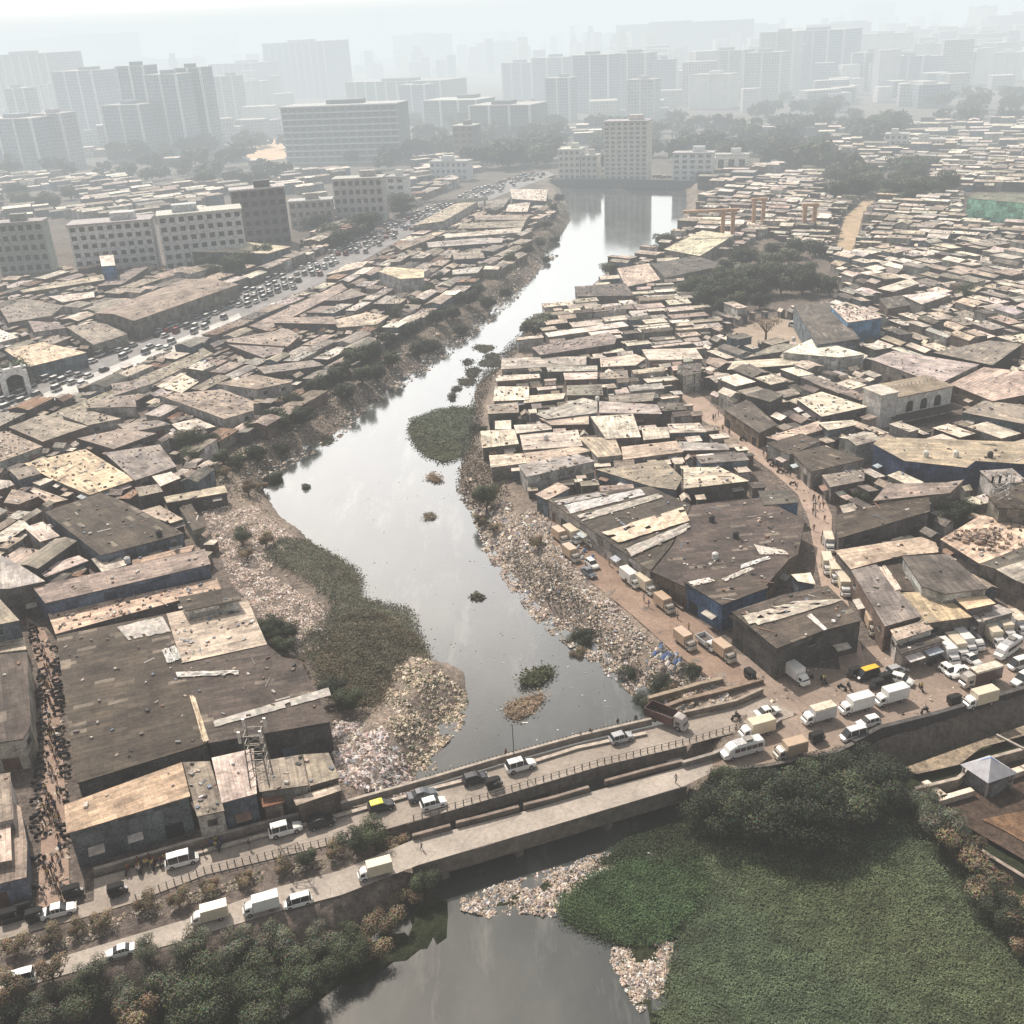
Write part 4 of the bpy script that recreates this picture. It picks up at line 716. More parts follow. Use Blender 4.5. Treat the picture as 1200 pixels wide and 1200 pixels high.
# ------------------------------------------------------------------ vehicles
TY = (.02,.02,.02)
def wheels(o, xs_, hw, r=.33):
    wm = MB(); wm.bar((0,-.11,0), (0,.11,0), r, TY, 10); me = wm.mesh('wheel', RUB); rm = MB(); rm.bar((0,-.125,0), (0,.125,0), r*.55, (.38,.38,.38), 8); me2 = rm.mesh('rim', STEEL)
    for x in xs_:
        for s in (-1,1): w_ = link('wheel', me, o, loc=(x, s*hw, r)); KIDS[o.name].append(w_); KIDS[w_.name] = [link('rim', me2, w_)]
def part(o, name, b, mt): c = b.obj(name, mt, o); KIDS[o.name].append(c); return c
def lights(o, x, y, z, back=None):
    for s in (-1,1): b = MB(); b.box((x, s*y, z), (.06,.34,.18), (.8,.8,.75)); part(o, 'headlight', b, GLASS)
    if back:
        for s in (-1,1): b = MB(); b.box((back, s*y, z), (.06,.22,.2), (.4,.02,.02)); part(o, 'tail_light', b, GLASS)
def car(col, kind='hatch', roofc=None):
    o = thing('parked_car', '', 'car', (0,0,0)); KIDS[o.name] = []; L = dict(hatch=3.8, sedan=4.3, suv=4.6, van=4.4)[kind]; h = L/2; b = MB(); hz = .95 if kind != 'suv' else 1.05
    top = dict(hatch=1.5, sedan=1.45, suv=1.85, van=1.9)[kind]
    b.loft([(-h,.7,.66,.35,hz-.15,.08),(-h+.12,.84,.80,.25,hz,.1),(-h*.4,.86,.82,.22,hz,.1),(h*.3,.86,.82,.22,hz,.1),(h*.85,.84,.74,.25,hz-.14,.12),(h,.70,.60,.35,hz-.32,.1)], col)
    part(o, 'body', b, PAINT); b = MB(); r0 = -h+.15 if kind != 'sedan' else -h+.75; r1 = -h+.45 if kind != 'sedan' else -h+1.35; f1 = h*.12 if kind != 'van' else h*.45; f0 = h*.46 if kind != 'van' else h*.8
    b.loft([(r0,.78,.76,hz-.12,hz+.02,.03),(r1,.76,.62,hz-.12,top-.05,.05),(f1,.76,.62,hz-.12,top-.05,.05),(f0,.76,.72,hz-.12,hz+.02,.03)], (.03,.035,.04)); part(o, 'window', b, GLASS)
    b = MB(); b.loft([(r1-.05,.60,.56,top-.07,top+.0,.03),(-h*.1,.64,.60,top-.07,top+.04,.03),(f1+.06,.62,.57,top-.07,top,.03)], roofc or col)
    for x in (r1+.05, (r1+f1)/2, f1-.02):
        for s in (-1,1): b.bar((x, s*.775, hz-.02), (x, s*.64, top-.04), .045, col)
    part(o, 'roof', b, PAINT); wheels(o, (-h*.62, h*.62), .80, .32 if kind != 'suv' else .37); lights(o, h-.02, .5, .66, -h+.02); return o
def auto_rick():
    o = thing('auto_rickshaw', '', 'rickshaw', (0,0,0)); KIDS[o.name] = []; b = MB()
    b.loft([(-1.25,.6,.6,.3,.95,.06),(-.2,.65,.65,.25,.9,.06),(.5,.62,.6,.28,.8,.06),(1.2,.28,.25,.35,.85,.06)], (.02,.02,.02)); part(o, 'body', b, PAINT)
    b = MB(); b.loft([(-1.28,.62,.58,.9,1.60,.08),(-1.1,.64,.58,.9,1.72,.1),(.45,.6,.52,1.5,1.74,.06),(.85,.45,.4,1.45,1.6,.05)], (.03,.03,.03)); part(o, 'canopy', b, CLOTH)
    b = MB(); b.loft([(.55,.5,.48,.8,1.5,.03),(.75,.42,.4,.8,1.45,.03)], (.06,.07,.08)); part(o, 'windscreen', b, GLASS)
    wm = MB(); wm.bar((0,-.06,0), (0,.06,0), .22, TY, 9); me = wm.mesh('wheel', RUB)
    for x, y in ((-.8,-.55),(-.8,.55),(.95,0)): KIDS[o.name].append(link('wheel', me, o, loc=(x,y,.22)))
    return o
def truck(cabc, boxc, L=5.6, bh=2.0, box=True, minibus=False, top=None, dump=False):
    o = thing('truck', '', 'truck', (0,0,0)); KIDS[o.name] = []; h = L/2; b = MB()
    if minibus:
        b.loft([(-h,.9,.86,.4,2.2,.12),(-h+.15,.98,.9,.35,2.35,.16),(h*.5,.98,.9,.35,2.35,.16),(h*.74,.96,.82,.35,1.9,.14),(h*.8,.95,.85,.35,1.25,.1),(h,.8,.7,.4,1.0,.12)], cabc); part(o, 'body', b, PAINT)
        for i in range(5):
            for s in (-1,1): b = MB(); b.box((-h+.75+i*(L*.145), s*.93, 1.65), (L*.12,.1,.6), (.03,.03,.035), 0, (0,0)); part(o, 'window', b, GLASS)
        b = MB(); b.loft([(h*.6,.8,.7,1.5,2.02,.03),(h*.8,.84,.82,1.2,1.3,.03)], (.03,.035,.04)); part(o, 'windscreen', b, GLASS)
        b = MB(); b.box((-.4,0,2.42), (L*.5,1.5,.06), (.5,.5,.5)); b.box((-1.0,0,2.58), (1.2,1.0,.3), (.3,.28,.25)); part(o, 'roof_rack', b, STEEL)
        wheels(o, (-h*.58, h*.62), .9, .36); lights(o, h-.02, .6, .8, -h); return o
    cl_ = 1.5 if L < 6.5 else 2.0; ch = 1.85 if L < 6.5 else 2.5
    b = MB(); b.loft([(h-cl_,.85,.80,.45,ch,.1),(h-cl_+.5,.88,.80,.4,ch+.03,.12),(h-.55,.88,.72,.4,ch-.15,.1),(h-.25,.88,.80,.4,1.15,.1),(h,.82,.74,.45,1.0,.1)], cabc); part(o, 'cab', b, PAINT)
    b = MB(); b.loft([(h-.66,.70,.60,1.15,ch-.2,.03),(h-.22,.74,.70,1.1,1.2,.03)], (.03,.035,.04)); [b.box((h-cl_+.75, s*.84, 1.4), (.7,.1,.5), (.03,.035,.04)) for s in (-1,1)]; part(o, 'windscreen', b, GLASS)
    b = MB(); b.box((-.3,0,.55), (L-.6,.8,.2), (.05,.05,.05)); part(o, 'chassis', b, STEEL)
    b = MB(); x0, x1 = -h, h-cl_-.08; m_ = (x0+x1)/2
    if box: b.loft([(x0,.95,.93,.7,.7+bh,.05),(x0+.05,.97,.95,.66,.74+bh,.07),(x1-.05,.97,.95,.66,.74+bh,.07),(x1,.95,.93,.7,.7+bh,.05)], boxc); part(o, 'cargo_box', b, PAINT)
    else:
        w2 = 1.0 if not dump else 1.2; bb_ = .8 if not dump else 1.5
        b.box((m_,0,.8), (x1-x0, w2*2, .12), (.12,.10,.09))
        for s in (-1,1): b.box((m_, s*w2, .8+bb_/2), (x1-x0,.1,bb_), boxc)
        for x in (x0,x1): b.box((x,0,.8+bb_/2), (.1,w2*2-.1,bb_), boxc)
        part(o, 'cargo_bed', b, PAINT)
    if top: b = MB(); b.loft([(x0-.02,.98,.9,.6+bh,.9+bh,.08),(x1,.98,.9,.6+bh,.9+bh,.08)], top); part(o, 'tarpaulin_cover', b, TARP)
    wheels(o, (-h*.55, h*.66), .82, .38 if not dump else .5); lights(o, h-.01, .55, .78, None); return o
def motorbike():
    o = thing('motorbike', '', 'motorbike', (0,0,0)); KIDS[o.name] = []; b = MB(); b.loft([(-.75,.08,.08,.75,.88,.02),(-.1,.14,.12,.45,.85,.03),(.2,.15,.12,.45,1.0,.03),(.5,.06,.05,.7,.95,.02)], (.025,.025,.03)); b.bar((.45,0,.95), (.68,0,.32), .04, (.06,.06,.06)); part(o, 'body', b, RUB)
    b = MB(); b.bar((.42,-.34,1.05), (.42,.34,1.05), .025, (.06,.06,.06)); part(o, 'handlebar', b, RUB)
    wm = MB(); wm.bar((0,-.05,0), (0,.05,0), .3, TY, 12); me = wm.mesh('wheel', RUB)
    for x in (-.62,.66): KIDS[o.name].append(link('wheel', me, o, loc=(x,0,.3)))
    return o
HOLD = Vector((0,-400,-30))
CH = {}
def proto(key, o):
    o.location = HOLD; CH[key] = o; return o
W_, S_, K_, G_ = (.78,.77,.74), (.42,.42,.43), (.025,.025,.03), (.10,.11,.13)
proto('white_suv', car(W_,'suv')); proto('white_hatch', car(W_,'hatch')); proto('white_sedan', car(W_,'sedan')); proto('white_van', car(W_,'van')); proto('black_hatch', car(K_,'hatch')); proto('dark_sedan', car(G_,'sedan')); proto('silver_hatch', car(S_,'hatch')); proto('taxi', car(K_,'hatch',(.85,.72,.03))); proto('taxi2', car(K_,'van',(.85,.5,.03)))
proto('auto', auto_rick()); proto('minibus', truck(W_,W_,6.6,minibus=True)); proto('box_white', truck(W_,(.76,.75,.72))); proto('box_cream', truck(W_,(.68,.60,.46))); proto('box_grey', truck(W_,(.52,.53,.55),5.4,1.8,top=(.72,.64,.5))); proto('box_tan', truck((.5,.45,.38),(.50,.37,.26),5.0,1.9)); proto('box_maroon', truck((.45,.42,.38),(.10,.06,.055),7.2,2.1,top=(.72,.64,.52)))
proto('dump', truck((.42,.38,.36),(.085,.038,.032),7.0,2.0,box=False,dump=True)); proto('pickup', truck(W_,(.6,.6,.6),4.6,box=False)); proto('bike', motorbike())
def at(key, px, py, px2, py2, label, z=0.045, sc_=None, group=None, name=None):
    a, b = P(px, py), P(px2, py2); o = CH[key]; r = dup(o, (a.x, a.y, z), math.atan2(b.y-a.y, b.x-a.x), label, group, sc_)
    if name: r.name = name
    return r
BR = (9.5,-2.6)   # along the bridge, to the right in the photograph
def br(key, px, py, label, s=1, **k): return at(key, px, py, px+BR[0]*s, py+BR[1]*s, label, **k)
br('white_suv',610,901,'white suv driving alone in the middle of the bridge'); br('black_hatch',557,916,'black hatchback beside a black rickshaw on the bridge'); br('auto',580,923,'black auto rickshaw just behind the white suv on the bridge'); br('dark_sedan',495,935,'dark blue-grey sedan next to the small white hatchback'); br('white_hatch',508,945,'small white hatchback near the bridge railing')
br('taxi',447,948,'black taxi with a bright yellow roof'); br('black_hatch',377,967,'black car in front of the white jeep, left approach'); br('white_suv',335,976,'white jeep on the left bridge approach'); br('white_van',214,1012,'white van beside the motorbikes by the parapet'); br('silver_hatch',728,868,'grey hatchback by the bridge parapet left of the dump truck')
br('auto',140,1048,'rickshaw with white-edged top right of the alley mouth'); br('auto',88,1050,'rickshaw in the alley mouth'); br('white_sedan',70,1071,'white car passing the alley mouth'); br('auto',15,1078,'rickshaw at the left frame edge'); br('auto',32,1068,'rickshaw second from the left edge'); br('auto',45,1078,'small rickshaw behind the white car at the alley mouth')
at('dump',782,848,792,852,'dark brown-red dump truck parked at the bridge end', sc_=1.0); br('white_sedan',899,838,'white sedan leaving the bridge end')
br('box_cream',886,861,'cream box truck behind the white minibus',-1); br('minibus',869,884,'long white minibus with a roof rack',-1); br('box_tan',925,886,'tan box truck at the edge above the dark trees',-1); br('auto',958,869,'dark rickshaw between two box trucks'); br('box_grey',958,845,'grey-sided truck with cream top, first in the queue of three',-1); br('box_white',1002,833,'white box truck in the middle of the queue of three',-1); br('box_white',1043,823,'white box truck at the rear of the queue of three',-1)
br('white_hatch',1017,850,'white car in front of the middle queue truck',-1); br('white_van',1000,865,'white van partly hidden by the tree tops',-1); at('white_hatch',1056,800,1066,803,'white car parked beside a black rickshaw at the lane mouth'); br('silver_hatch',1050,789,'dark car behind the white one at the lane mouth'); at('taxi2',1016,794,1006,797,'black van with an orange-yellow roof'); br('auto',1035,800,'black rickshaw under the corner market, nearest the white car',-1); br('auto',1000,793,'rickshaw in the shade of the corner market, left one',-1); br('auto',1026,807,'rickshaw in front of the orange-roofed van',-1)
at('box_white',932,796,945,806,'white box van in the shade edge of the corner market'); br('white_sedan',1121,790,'white sedan behind the maroon truck',-1); br('box_maroon',1147,801,'dark maroon covered truck with cream top',-1); br('auto',1119,825,'black rickshaw at the retaining wall'); br('box_cream',1147,826,'cream-topped van half hidden by the retaining wall',-1)
for k, (x, y, key, l) in enumerate([(1110,772,'box_white','front white box truck of the parked row'),(1121,766,'box_cream','second box truck in the parked row'),(1130,760,'box_white','third box truck in the parked row'),(1141,757,'pickup','cream-backed pickup fourth in the parked row'),(1163,752,'box_cream','cream truck leading the right-hand parked group'),(1176,744,'box_cream','cream truck behind the leader of the right-hand group'),(1192,738,'box_grey','grey covered truck at the back of the right-hand group'),(1180,766,'minibus','rounded cream bus-like truck facing left at the right edge')]):
    at(key, x, y, x+ (8 if k < 7 else -10), y+(8 if k < 7 else 7), l)
at('white_van',1194,782,1184,785,'white van at the right edge behind the bonnet'); at('white_suv',1197,800,1187,806,'white jeep cut by the right frame edge')
at('white_hatch',1112,790,1122,797,'white hatchback squeezed beside the parked truck row') ; at('white_hatch',1137,776,1147,782,'white car nose-out between trucks and maroon lorry')
for x, y, l in ((971,643,'topmost box truck in the dirt lane'),(969,668,'second box truck down the dirt lane'),(978,678,'third box truck down the dirt lane'),(989,693,'lowest tan box truck in the lane queue')): at('box_cream' if y > 650 else 'box_grey', x, y, x+3, y+10, l)
at('box_tan',1022,739,1026,749,'dark tan three-wheeler truck at the lane side'); at('box_tan',1179,692,1189,698,'tan van behind the bright tan roof')
for x, y, key, l in ((657,634,'box_tan','brown box van furthest up the riverside track'),(671,633,'box_cream','cream van wedged beside the brown one on the track'),(689,637,'box_cream','small cream box van against the shed on the track'),(670,655,'box_tan','tan van half buried at the rubbish edge'),(694,664,'white_hatch','white car wreck parked above a grey one'),(690,674,'dark_sedan','grey wreck car among rubbish sacks'),(739,684,'box_white','white box van in mid track'),(757,692,'box_cream','cream box van below the mid-track one'),(779,714,'box_tan','large tan box truck above blue sacks'),(803,757,'box_tan','tan box without wheels showing, lower track'),(829,758,'pickup','white open pickup with black load on the track'),(849,771,'box_tan','tan van at the lower end of the track'),(880,796,'auto','black three-wheeler by the rubble wall')): at(key, x, y, x+10, y+8, l)
at('white_van',930,383,922,382,'white van parked in the dirt yard by the bare tree')
for x, y, key, l in ((440,1026,'box_cream','cream-roofed truck under the trees on the lower road'),(350,1060,'white_van','white van on the lower road above the trees'),(307,1067,'box_white','white truck half under foliage, lower road'),(247,1078,'box_cream','long cream truck nosing from the trees, lower road'),(142,1118,'white_sedan','pale car low on the lower road left'),(25,1150,'white_van','white van at the bottom left road edge')): br(key, x, y, l, -1, sc_=.82)
# people: one continuous skinned body in each pose, baked to meshes
def body(name, joints, edges, cols):
    me = bpy.data.meshes.new(name); me.from_pydata([j[:3] for j in joints], edges, []); o = bpy.data.objects.new(name, me); COL.objects.link(o)
    o.modifiers.new('s', 'SKIN'); sv = me.skin_vertices[0].data
    for i, j in enumerate(joints): sv[i].radius = (j[3], j[4] if len(j) > 4 else j[3]); sv[i].use_root = i == 0
    sb = o.modifiers.new('u', 'SUBSURF'); sb.levels = 1; sb.render_levels = 1
    dg = bpy.context.evaluated_depsgraph_get(); ev = o.evaluated_get(dg); m2 = bpy.data.meshes.new_from_object(ev); bpy.data.objects.remove(o)
    vs = [v.co.copy() for v in m2.vertices]; out = []
    for sh_, tr_ in cols:
        b = MB()
        for p in m2.polygons:
            c = sum((vs[i] for i in p.vertices), Vector())/len(p.vertices); r = math.hypot(c.x, c.y)
            col = (.015,.012,.01) if c.z > 1.60 or (c.z > 1.5 and c.x < -.02) else (.16,.085,.05) if c.z > 1.43 or (abs(c.y) > .26 and c.z < 1.1) else sh_ if c.z > .93 else tr_ if c.z > .08 else (.05,.04,.03)
            b.face([vs[i] for i in p.vertices], col)
        out.append(b.mesh(name, CLOTH))
    return out
PC = [((.6,.58,.55),(.05,.05,.07)),((.08,.12,.25),(.06,.05,.05)),((.22,.07,.06),(.09,.08,.08)),((.05,.05,.05),(.16,.15,.13)),((.5,.4,.15),(.04,.04,.06))]
walkJ = [(0,0,.95,.15,.12),(0,0,1.15,.14,.11),(0,0,1.38,.17,.11),(0,0,1.49,.055),(0.02,0,1.62,.10,.085),(0,0,1.73,.06),(0,.10,.88,.09),(.12,.10,.5,.06),(.02,.10,.08,.045),(.16,.10,.04,.04),(0,-.10,.88,.09),(-.03,-.10,.5,.06),(-.24,-.10,.12,.045),(-.12,-.10,.04,.04),(0,.21,1.38,.06),(-.06,.27,1.12,.042),(.06,.29,.9,.032),(.1,.29,.82,.03),(0,-.21,1.38,.06),(.05,-.27,1.12,.042),(.2,-.28,.93,.032),(.24,-.28,.86,.03)]
WE = [(0,1),(1,2),(2,3),(3,4),(4,5),(0,6),(6,7),(7,8),(8,9),(0,10),(10,11),(11,12),(12,13),(2,14),(14,15),(15,16),(16,17),(2,18),(18,19),(19,20),(20,21)]
ridJ = [(-.1,0,.9,.15,.13),(-.05,0,1.1,.14,.11),(0,0,1.3,.17,.11),(.02,0,1.41,.055),(0.05,0,1.54,.10,.085),(0.04,0,1.66,.06),(0,.13,.86,.09),(.32,.17,.7,.065),(.16,.17,.33,.045),(.3,.17,.29,.04),(0,-.13,.86,.09),(.32,-.17,.7,.065),(.16,-.17,.33,.045),(.3,-.17,.29,.04),(.02,.21,1.3,.06),(.14,.27,1.1,.042),(.36,.27,1.08,.032),(.42,.27,1.07,.03),(.02,-.21,1.3,.06),(.14,-.27,1.1,.042),(.36,-.27,1.08,.032),(.42,-.27,1.07,.03)]
WALKERS = body('person', walkJ, WE, PC); RIDERS = body('person', ridJ, WE, PC); PCN = ['white shirt','blue shirt','dark red shirt','black clothes','ochre shirt']
def person(px, py, label=None, group=None, k=None, ride=False, rz=None, z=.05):
    k = R.randrange(5) if k is None else k; p = P(px, py); o = link('person', (RIDERS if ride else WALKERS)[k], None, (p.x, p.y, z), R.uniform(0, 6.28) if rz is None else rz); return tag(o, label, 'person', group), PCN[k]
for px, py, dx, dy, l in ((862,843,9,-3,'motorbike crossing the bridge end near the white sedan'),(1079,809,5,7,'upper motorbike crossing the open junction'),(1083,835,8,-4,'lower motorbike near the retaining wall'),(965,800,6,5,'motorbike beside the white box van')):
    r = at('bike', px, py, px+dx, py+dy, l); person(px, py, 'person riding the '+l, k=R.randrange(5), ride=True, rz=r.rotation_euler[2])
WALKP = [(680,868,'person in white on the bridge kerb under the parapet',0),(692,864,'person in dark clothes beside the one in white on the bridge',3),(792,918,'lone person walking on the lower bridge',0),(293,995,'person standing in the road behind the white jeep',3),(593,888,'person at the bridge parapet above the white suv',2),(745,848,'person leaning at the parapet left of the dump truck',3),(724,852,'person near the grey hatchback on the kerb',3),(494,995,'person at the left end of the lower bridge',0),(718,655,'person walking beside the largest dark shed',0),(1062,787,'person near the lane mouth cars',3)]
for x, y, l, k in WALKP: person(x, y, l, k=k)
alley_w = W([(44,745),(60,775),(64,845),(70,925),(74,990),(76,1055),(48,1055),(52,990),(54,930),(56,870),(54,800)])
def mob(region, n, grp, where):
    pl = W(region)
    for _ in range(n):
        x, y = rnd_in(pl); k = R.randrange(5); o = link('person', WALKERS[k], None, (x, y, .06), R.uniform(0, 6.28)); tag(o, f'person in {PCN[k]} {where}', 'person', grp)
mob([(44,745),(60,775),(64,845),(70,925),(74,990),(76,1055),(48,1055),(52,990),(54,930),(56,870),(54,800)], 75, 'people in the crowded alley', 'walking in the crowded alley')
mob([(150,1030),(200,1012),(195,1005),(150,1018)], 12, 'people beside the parapet', 'among motorbikes by the parapet'); mob([(232,1003),(268,993),(266,987),(232,996)], 8, 'people beside the parapet', 'among motorbikes by the parapet')
mob([(948,580),(965,575),(968,640),(955,650)], 16, 'people in the dirt lane', 'standing in the dirt lane'); mob([(860,510),(925,555),(935,575),(880,525)], 14, 'people in the dirt lane', 'standing in the dirt lane'); mob([(830,475),(850,495),(860,520),(835,495)], 8, 'people in the dirt lane', 'standing in the dirt lane')
mob([(700,650),(740,675),(800,725),(860,775),(850,780),(780,730),(700,665)], 12, 'people on the riverside track', 'on the riverside track')
def bikes(pts, step, grp, label, off=.4, rz=1.3):
    v = [P(*q) for q in pts]
    for p, an in along(v, step):
        if R.random() < .55: continue
        dup(CH['bike'], (p.x+R.uniform(-off,off), p.y+R.uniform(-off,off), .05), an+rz+R.uniform(-.6,.6), label, grp)
bikes([(38,735),(50,790),(50,870),(45,930),(45,1000),(42,1050)], 1.0, 'motorbikes parked along the alley', 'motorbike parked in the row on the left side of the alley')
bikes([(66,760),(70,850),(76,930),(80,1000)], 1.0, 'motorbikes parked along the right of the alley', 'motorbike parked in the row on the right side of the alley')
bikes([(150,1024),(200,1010)], .9, 'motorbikes by the parapet', 'motorbike parked among people by the parapet')
bikes([(230,1000),(268,991)], .9, 'motorbikes by the parapet', 'motorbike parked among people by the parapet')
bikes([(868,515),(905,545),(935,575)], 1.6, 'motorbikes along the dirt lane', 'motorbike parked on the left edge of the dirt lane', .6)
bikes([(905,530),(945,560),(972,590)], 1.6, 'motorbikes on the right edge of the lane', 'motorbike parked on the right edge of the dirt lane', .6)
bikes([(950,800),(985,808),(1035,790)], 1.3, 'motorbikes under the corner market', 'motorbike in the shade of the corner market', .6)
bikes([(1085,775),(1100,785)], 1.0, 'motorbikes at the truck row', 'motorbike parked left of the truck row', .5)
# traffic jam on the highway: small simple cars, one mesh each
JM = []
for col, nmn in ((W_,'white'),(S_,'silver grey'),(K_,'black'),((.30,.03,.03),'dark red'),((.75,.73,.68),'cream')):
    for tall in (0, 1):
        b = MB(); tp = 1.5+tall*.6; b.loft([(-2,.8,.75,.3,.9,.1),(1.0,.85,.8,.3,.95,.1),(2,.7,.65,.35,.7,.1)], col); b.loft([(-1.9+.3*(1-tall),.75,.72,.85,.95,.03),(-1.5,.74,.64,.85,tp-.06,.05),(.4+.5*tall,.74,.64,.85,tp-.06,.05),(1.1+.3*tall,.74,.7,.85,.95,.03)], (.03,.035,.04)); b.box((-.55+.25*tall,0,tp-.03), (1.9+.5*tall,1.24,.07), col)
        for x in (-1.2,1.2): b.bar((x,-.86,.32), (x,.86,.32), .32, TY, 8)
        JM.append((b.mesh('traffic_car', PAINT), nmn, tall))
ctr_ = hw_lane; cnt = 0
for lane, dens in ((-1.2,.5),(1.9,.92),(4.9,.95),(7.8,.92),(10.6,.85),(13.2,.8)):
    for p, an in along(ctr_, 6.0):
        if R.random() > dens*(.72+.4*math.sin(p.x*.21+lane)*math.sin(p.y*.13-lane*.7)): continue
        nx_, ny_ = -math.sin(an), math.cos(an); q = p+Vector((nx_, ny_, 0))*((lane-2.0)*1.35+R.uniform(-.5,.5)); px, py, _ = proj(q)
        if not (-10 < px < 640): continue
        if lane < 0 and R.random() < .5 and py > 300: continue
        me, nmn, tall = R.choice(JM if R.random() < .28 else JM[:4]); o = link('traffic_car', me, None, (q.x, q.y, .10), an+R.uniform(-.08,.08)); cnt += 1
        if py > 330: tag(o, '', 'car', 'cars queued in the highway traffic jam'); PEND.append((o, px, py, f"{nmn} {'van' if tall else 'car'} in the highway jam"))
        else: tag(o, f"tiny {nmn} {'van' if tall else 'car'} in the distant stretch of the highway jam", 'car', f"distant {nmn} {'vans' if tall else 'cars'} in the jam")
print('jam', cnt)
for px, py in [(640+R.uniform(0,150), 211+R.uniform(-1,1)) for _ in range(16)]:
    p = P(px, py, 0); q = P(px+8, py); me, nmn, tall = R.choice(JM); tag(link('traffic_car', me, None, (p.x, p.y+6, .2), 0), f"tiny {nmn} {'van' if tall else 'car'} on the road behind the far reservoir wall", 'car', f"{nmn} {'vans' if tall else 'cars'} behind the reservoir wall")
# ------------------------------------------------------------------ trees
def crown(mbl, c, rx, rz_, n, size, col, lobes=11, gap=.15):
    L = []
    for _ in range(lobes):
        t = R.uniform(0, 6.28); r = rx*R.uniform(.25,.75); L.append((Vector((c[0]+r*math.cos(t), c[1]+r*math.sin(t), c[2]+R.uniform(-.45,.6)*rz_)), R.uniform(.3,.52)*rx, vary(col, .35)))
    for _ in range(n):
        o_, r, lc = R.choice(L); d = Vector((R.gauss(0,1), R.gauss(0,1), R.gauss(.25,1))).normalized(); p = o_+Vector((d.x*r, d.y*r, d.z*r*min(1, rz_/rx*1.1)))*R.uniform(.55,1.08)
        nn = (d+Vector((R.uniform(-.7,.7), R.uniform(-.7,.7), R.uniform(-.3,.9)))).normalized(); a = nn.orthogonal().normalized(); a.rotate(Matrix.Rotation(R.uniform(0,6.28), 3, nn)); b = nn.cross(a); s = size*R.uniform(.5,1.3)
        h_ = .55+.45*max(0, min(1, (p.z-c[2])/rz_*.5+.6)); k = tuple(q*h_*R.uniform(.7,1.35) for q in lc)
        mbl.face([p-a*s*.5, p-b*s*.3, p+a*s*.5, p+b*s*.3], k)
TREES = {}
def tree_proto(key, h, r, n, size, col, th=.35, lobes=11):
    o = thing('tree', '', 'tree', HOLD); KIDS[o.name] = []; b = MB(); tz = h*th; b.bar((0,0,-1), (.1,.05,tz), r*.09, (.09,.07,.055), 7, r*.06)
    for k in range(5):
        t = k*1.26+.3; b.bar((.1,.05,tz*.9), (math.cos(t)*r*.55, math.sin(t)*r*.55, h*R.uniform(.6,.8)), r*.05, (.09,.07,.055), 5, r*.015)
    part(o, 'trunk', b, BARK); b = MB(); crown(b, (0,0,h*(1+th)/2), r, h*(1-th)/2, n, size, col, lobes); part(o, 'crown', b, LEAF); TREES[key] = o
GR = (.082,.098,.054); GD = (.050,.062,.037); GG = (.15,.16,.11); GB = (.19,.15,.095)
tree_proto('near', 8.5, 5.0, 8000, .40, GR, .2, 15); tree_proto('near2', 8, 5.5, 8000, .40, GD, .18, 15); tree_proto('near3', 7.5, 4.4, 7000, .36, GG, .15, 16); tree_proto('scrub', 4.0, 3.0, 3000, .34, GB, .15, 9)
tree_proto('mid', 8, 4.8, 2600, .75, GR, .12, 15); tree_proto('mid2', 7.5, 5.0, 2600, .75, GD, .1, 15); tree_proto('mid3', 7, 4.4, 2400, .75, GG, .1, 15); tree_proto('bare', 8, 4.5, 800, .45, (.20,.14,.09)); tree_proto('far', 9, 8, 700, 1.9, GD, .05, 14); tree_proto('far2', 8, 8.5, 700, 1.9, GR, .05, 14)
def tree(key, px, py, s, label, z=0.0, group=None, hz=True):
    p = P(px, py, z); zz = gz(p.x, p.y) if hz else z; o = dup(TREES[key], (p.x, p.y, zz), R.uniform(0, 6.28), label, group, s); o.scale = (s*R.uniform(.9,1.1), s*R.uniform(.9,1.1), s*R.uniform(.85,1.1)); return o
TN_ = dict(near='green broad', near2='dark dense', near3='grey-green leafy', scrub='dry brownish bushy', mid='green', mid2='dark green', mid3='pale green', bare='bare brown', far='dark distant', far2='hazy distant')
def tp(key, px, py, s, z=0.0, ds='tree'):
    o = tree(key, px, py, s, None, z); o['group'] = 'trees of the settlement'; PEND.append((o, px, py, f'{TN_[key]} {ds}')); return o
LM += [('the pyramid-roofed pavilion', 1160, 905), ('the dark lower pool', 560, 1130), ('the weed-covered backwater', 950, 1080), ('the lower bridge', 640, 960), ('the alley mouth', 60, 1060)]
for q in [('near2',840,973,0.86),('near',875,983,0.90),('near2',915,988,0.99),('near2',955,988,0.99),('near',990,963,0.95),('near2',1020,943,0.86),('near2',890,948,0.77),('near',935,943,0.82),('near2',975,928,0.82),('near2',1010,913,0.77),('near2',1035,923,0.69),('near',850,943,0.69),('near2',825,953,0.52),('near2',935,973,1.03),('near3',905,933,0.52),
          ('near3',1085,948,.55),('near3',1100,985,.85),('near',1078,965,.5),('scrub',1125,1015,1.1),('scrub',1145,1045,1.2),('near3',1130,1010,.5),('scrub',1165,1065,1.0),('near2',1175,1085,.6),('scrub',1195,1090,1.1),('scrub',1200,1115,.9),('near2',1150,1060,.5),
          ('near3',235,1140,0.64),('near3',285,1130,0.68),('near3',330,1122,0.68),('near3',375,1120,0.60),('near',405,1112,0.48),('scrub',425,1100,0.80),('scrub',455,1085,0.80),('near3',200,1170,0.68),('near',255,1180,0.76),('near',310,1170,0.72),('near',360,1155,0.64),('near3',150,1180,0.64),('scrub',110,1185,1.04),('near',95,1195,0.64),('near',240,1215,0.80),('near3',50,1205,0.72),('scrub',170,1205,1.04),('near',300,1205,0.72),('near',395,1140,0.48),('scrub',480,1060,0.72),('near',500,1050,0.44),('scrub',20,1195,0.88),('near3',0,1215,0.64),('scrub',440,1120,0.72),('near',415,1130,0.48),('near3',120,1170,0.48),('near3',180,1150,0.48),('scrub',70,1170,0.72),('near3',260,1155,0.56),('near',345,1180,0.56)]: tp(*q, z=-3.5)
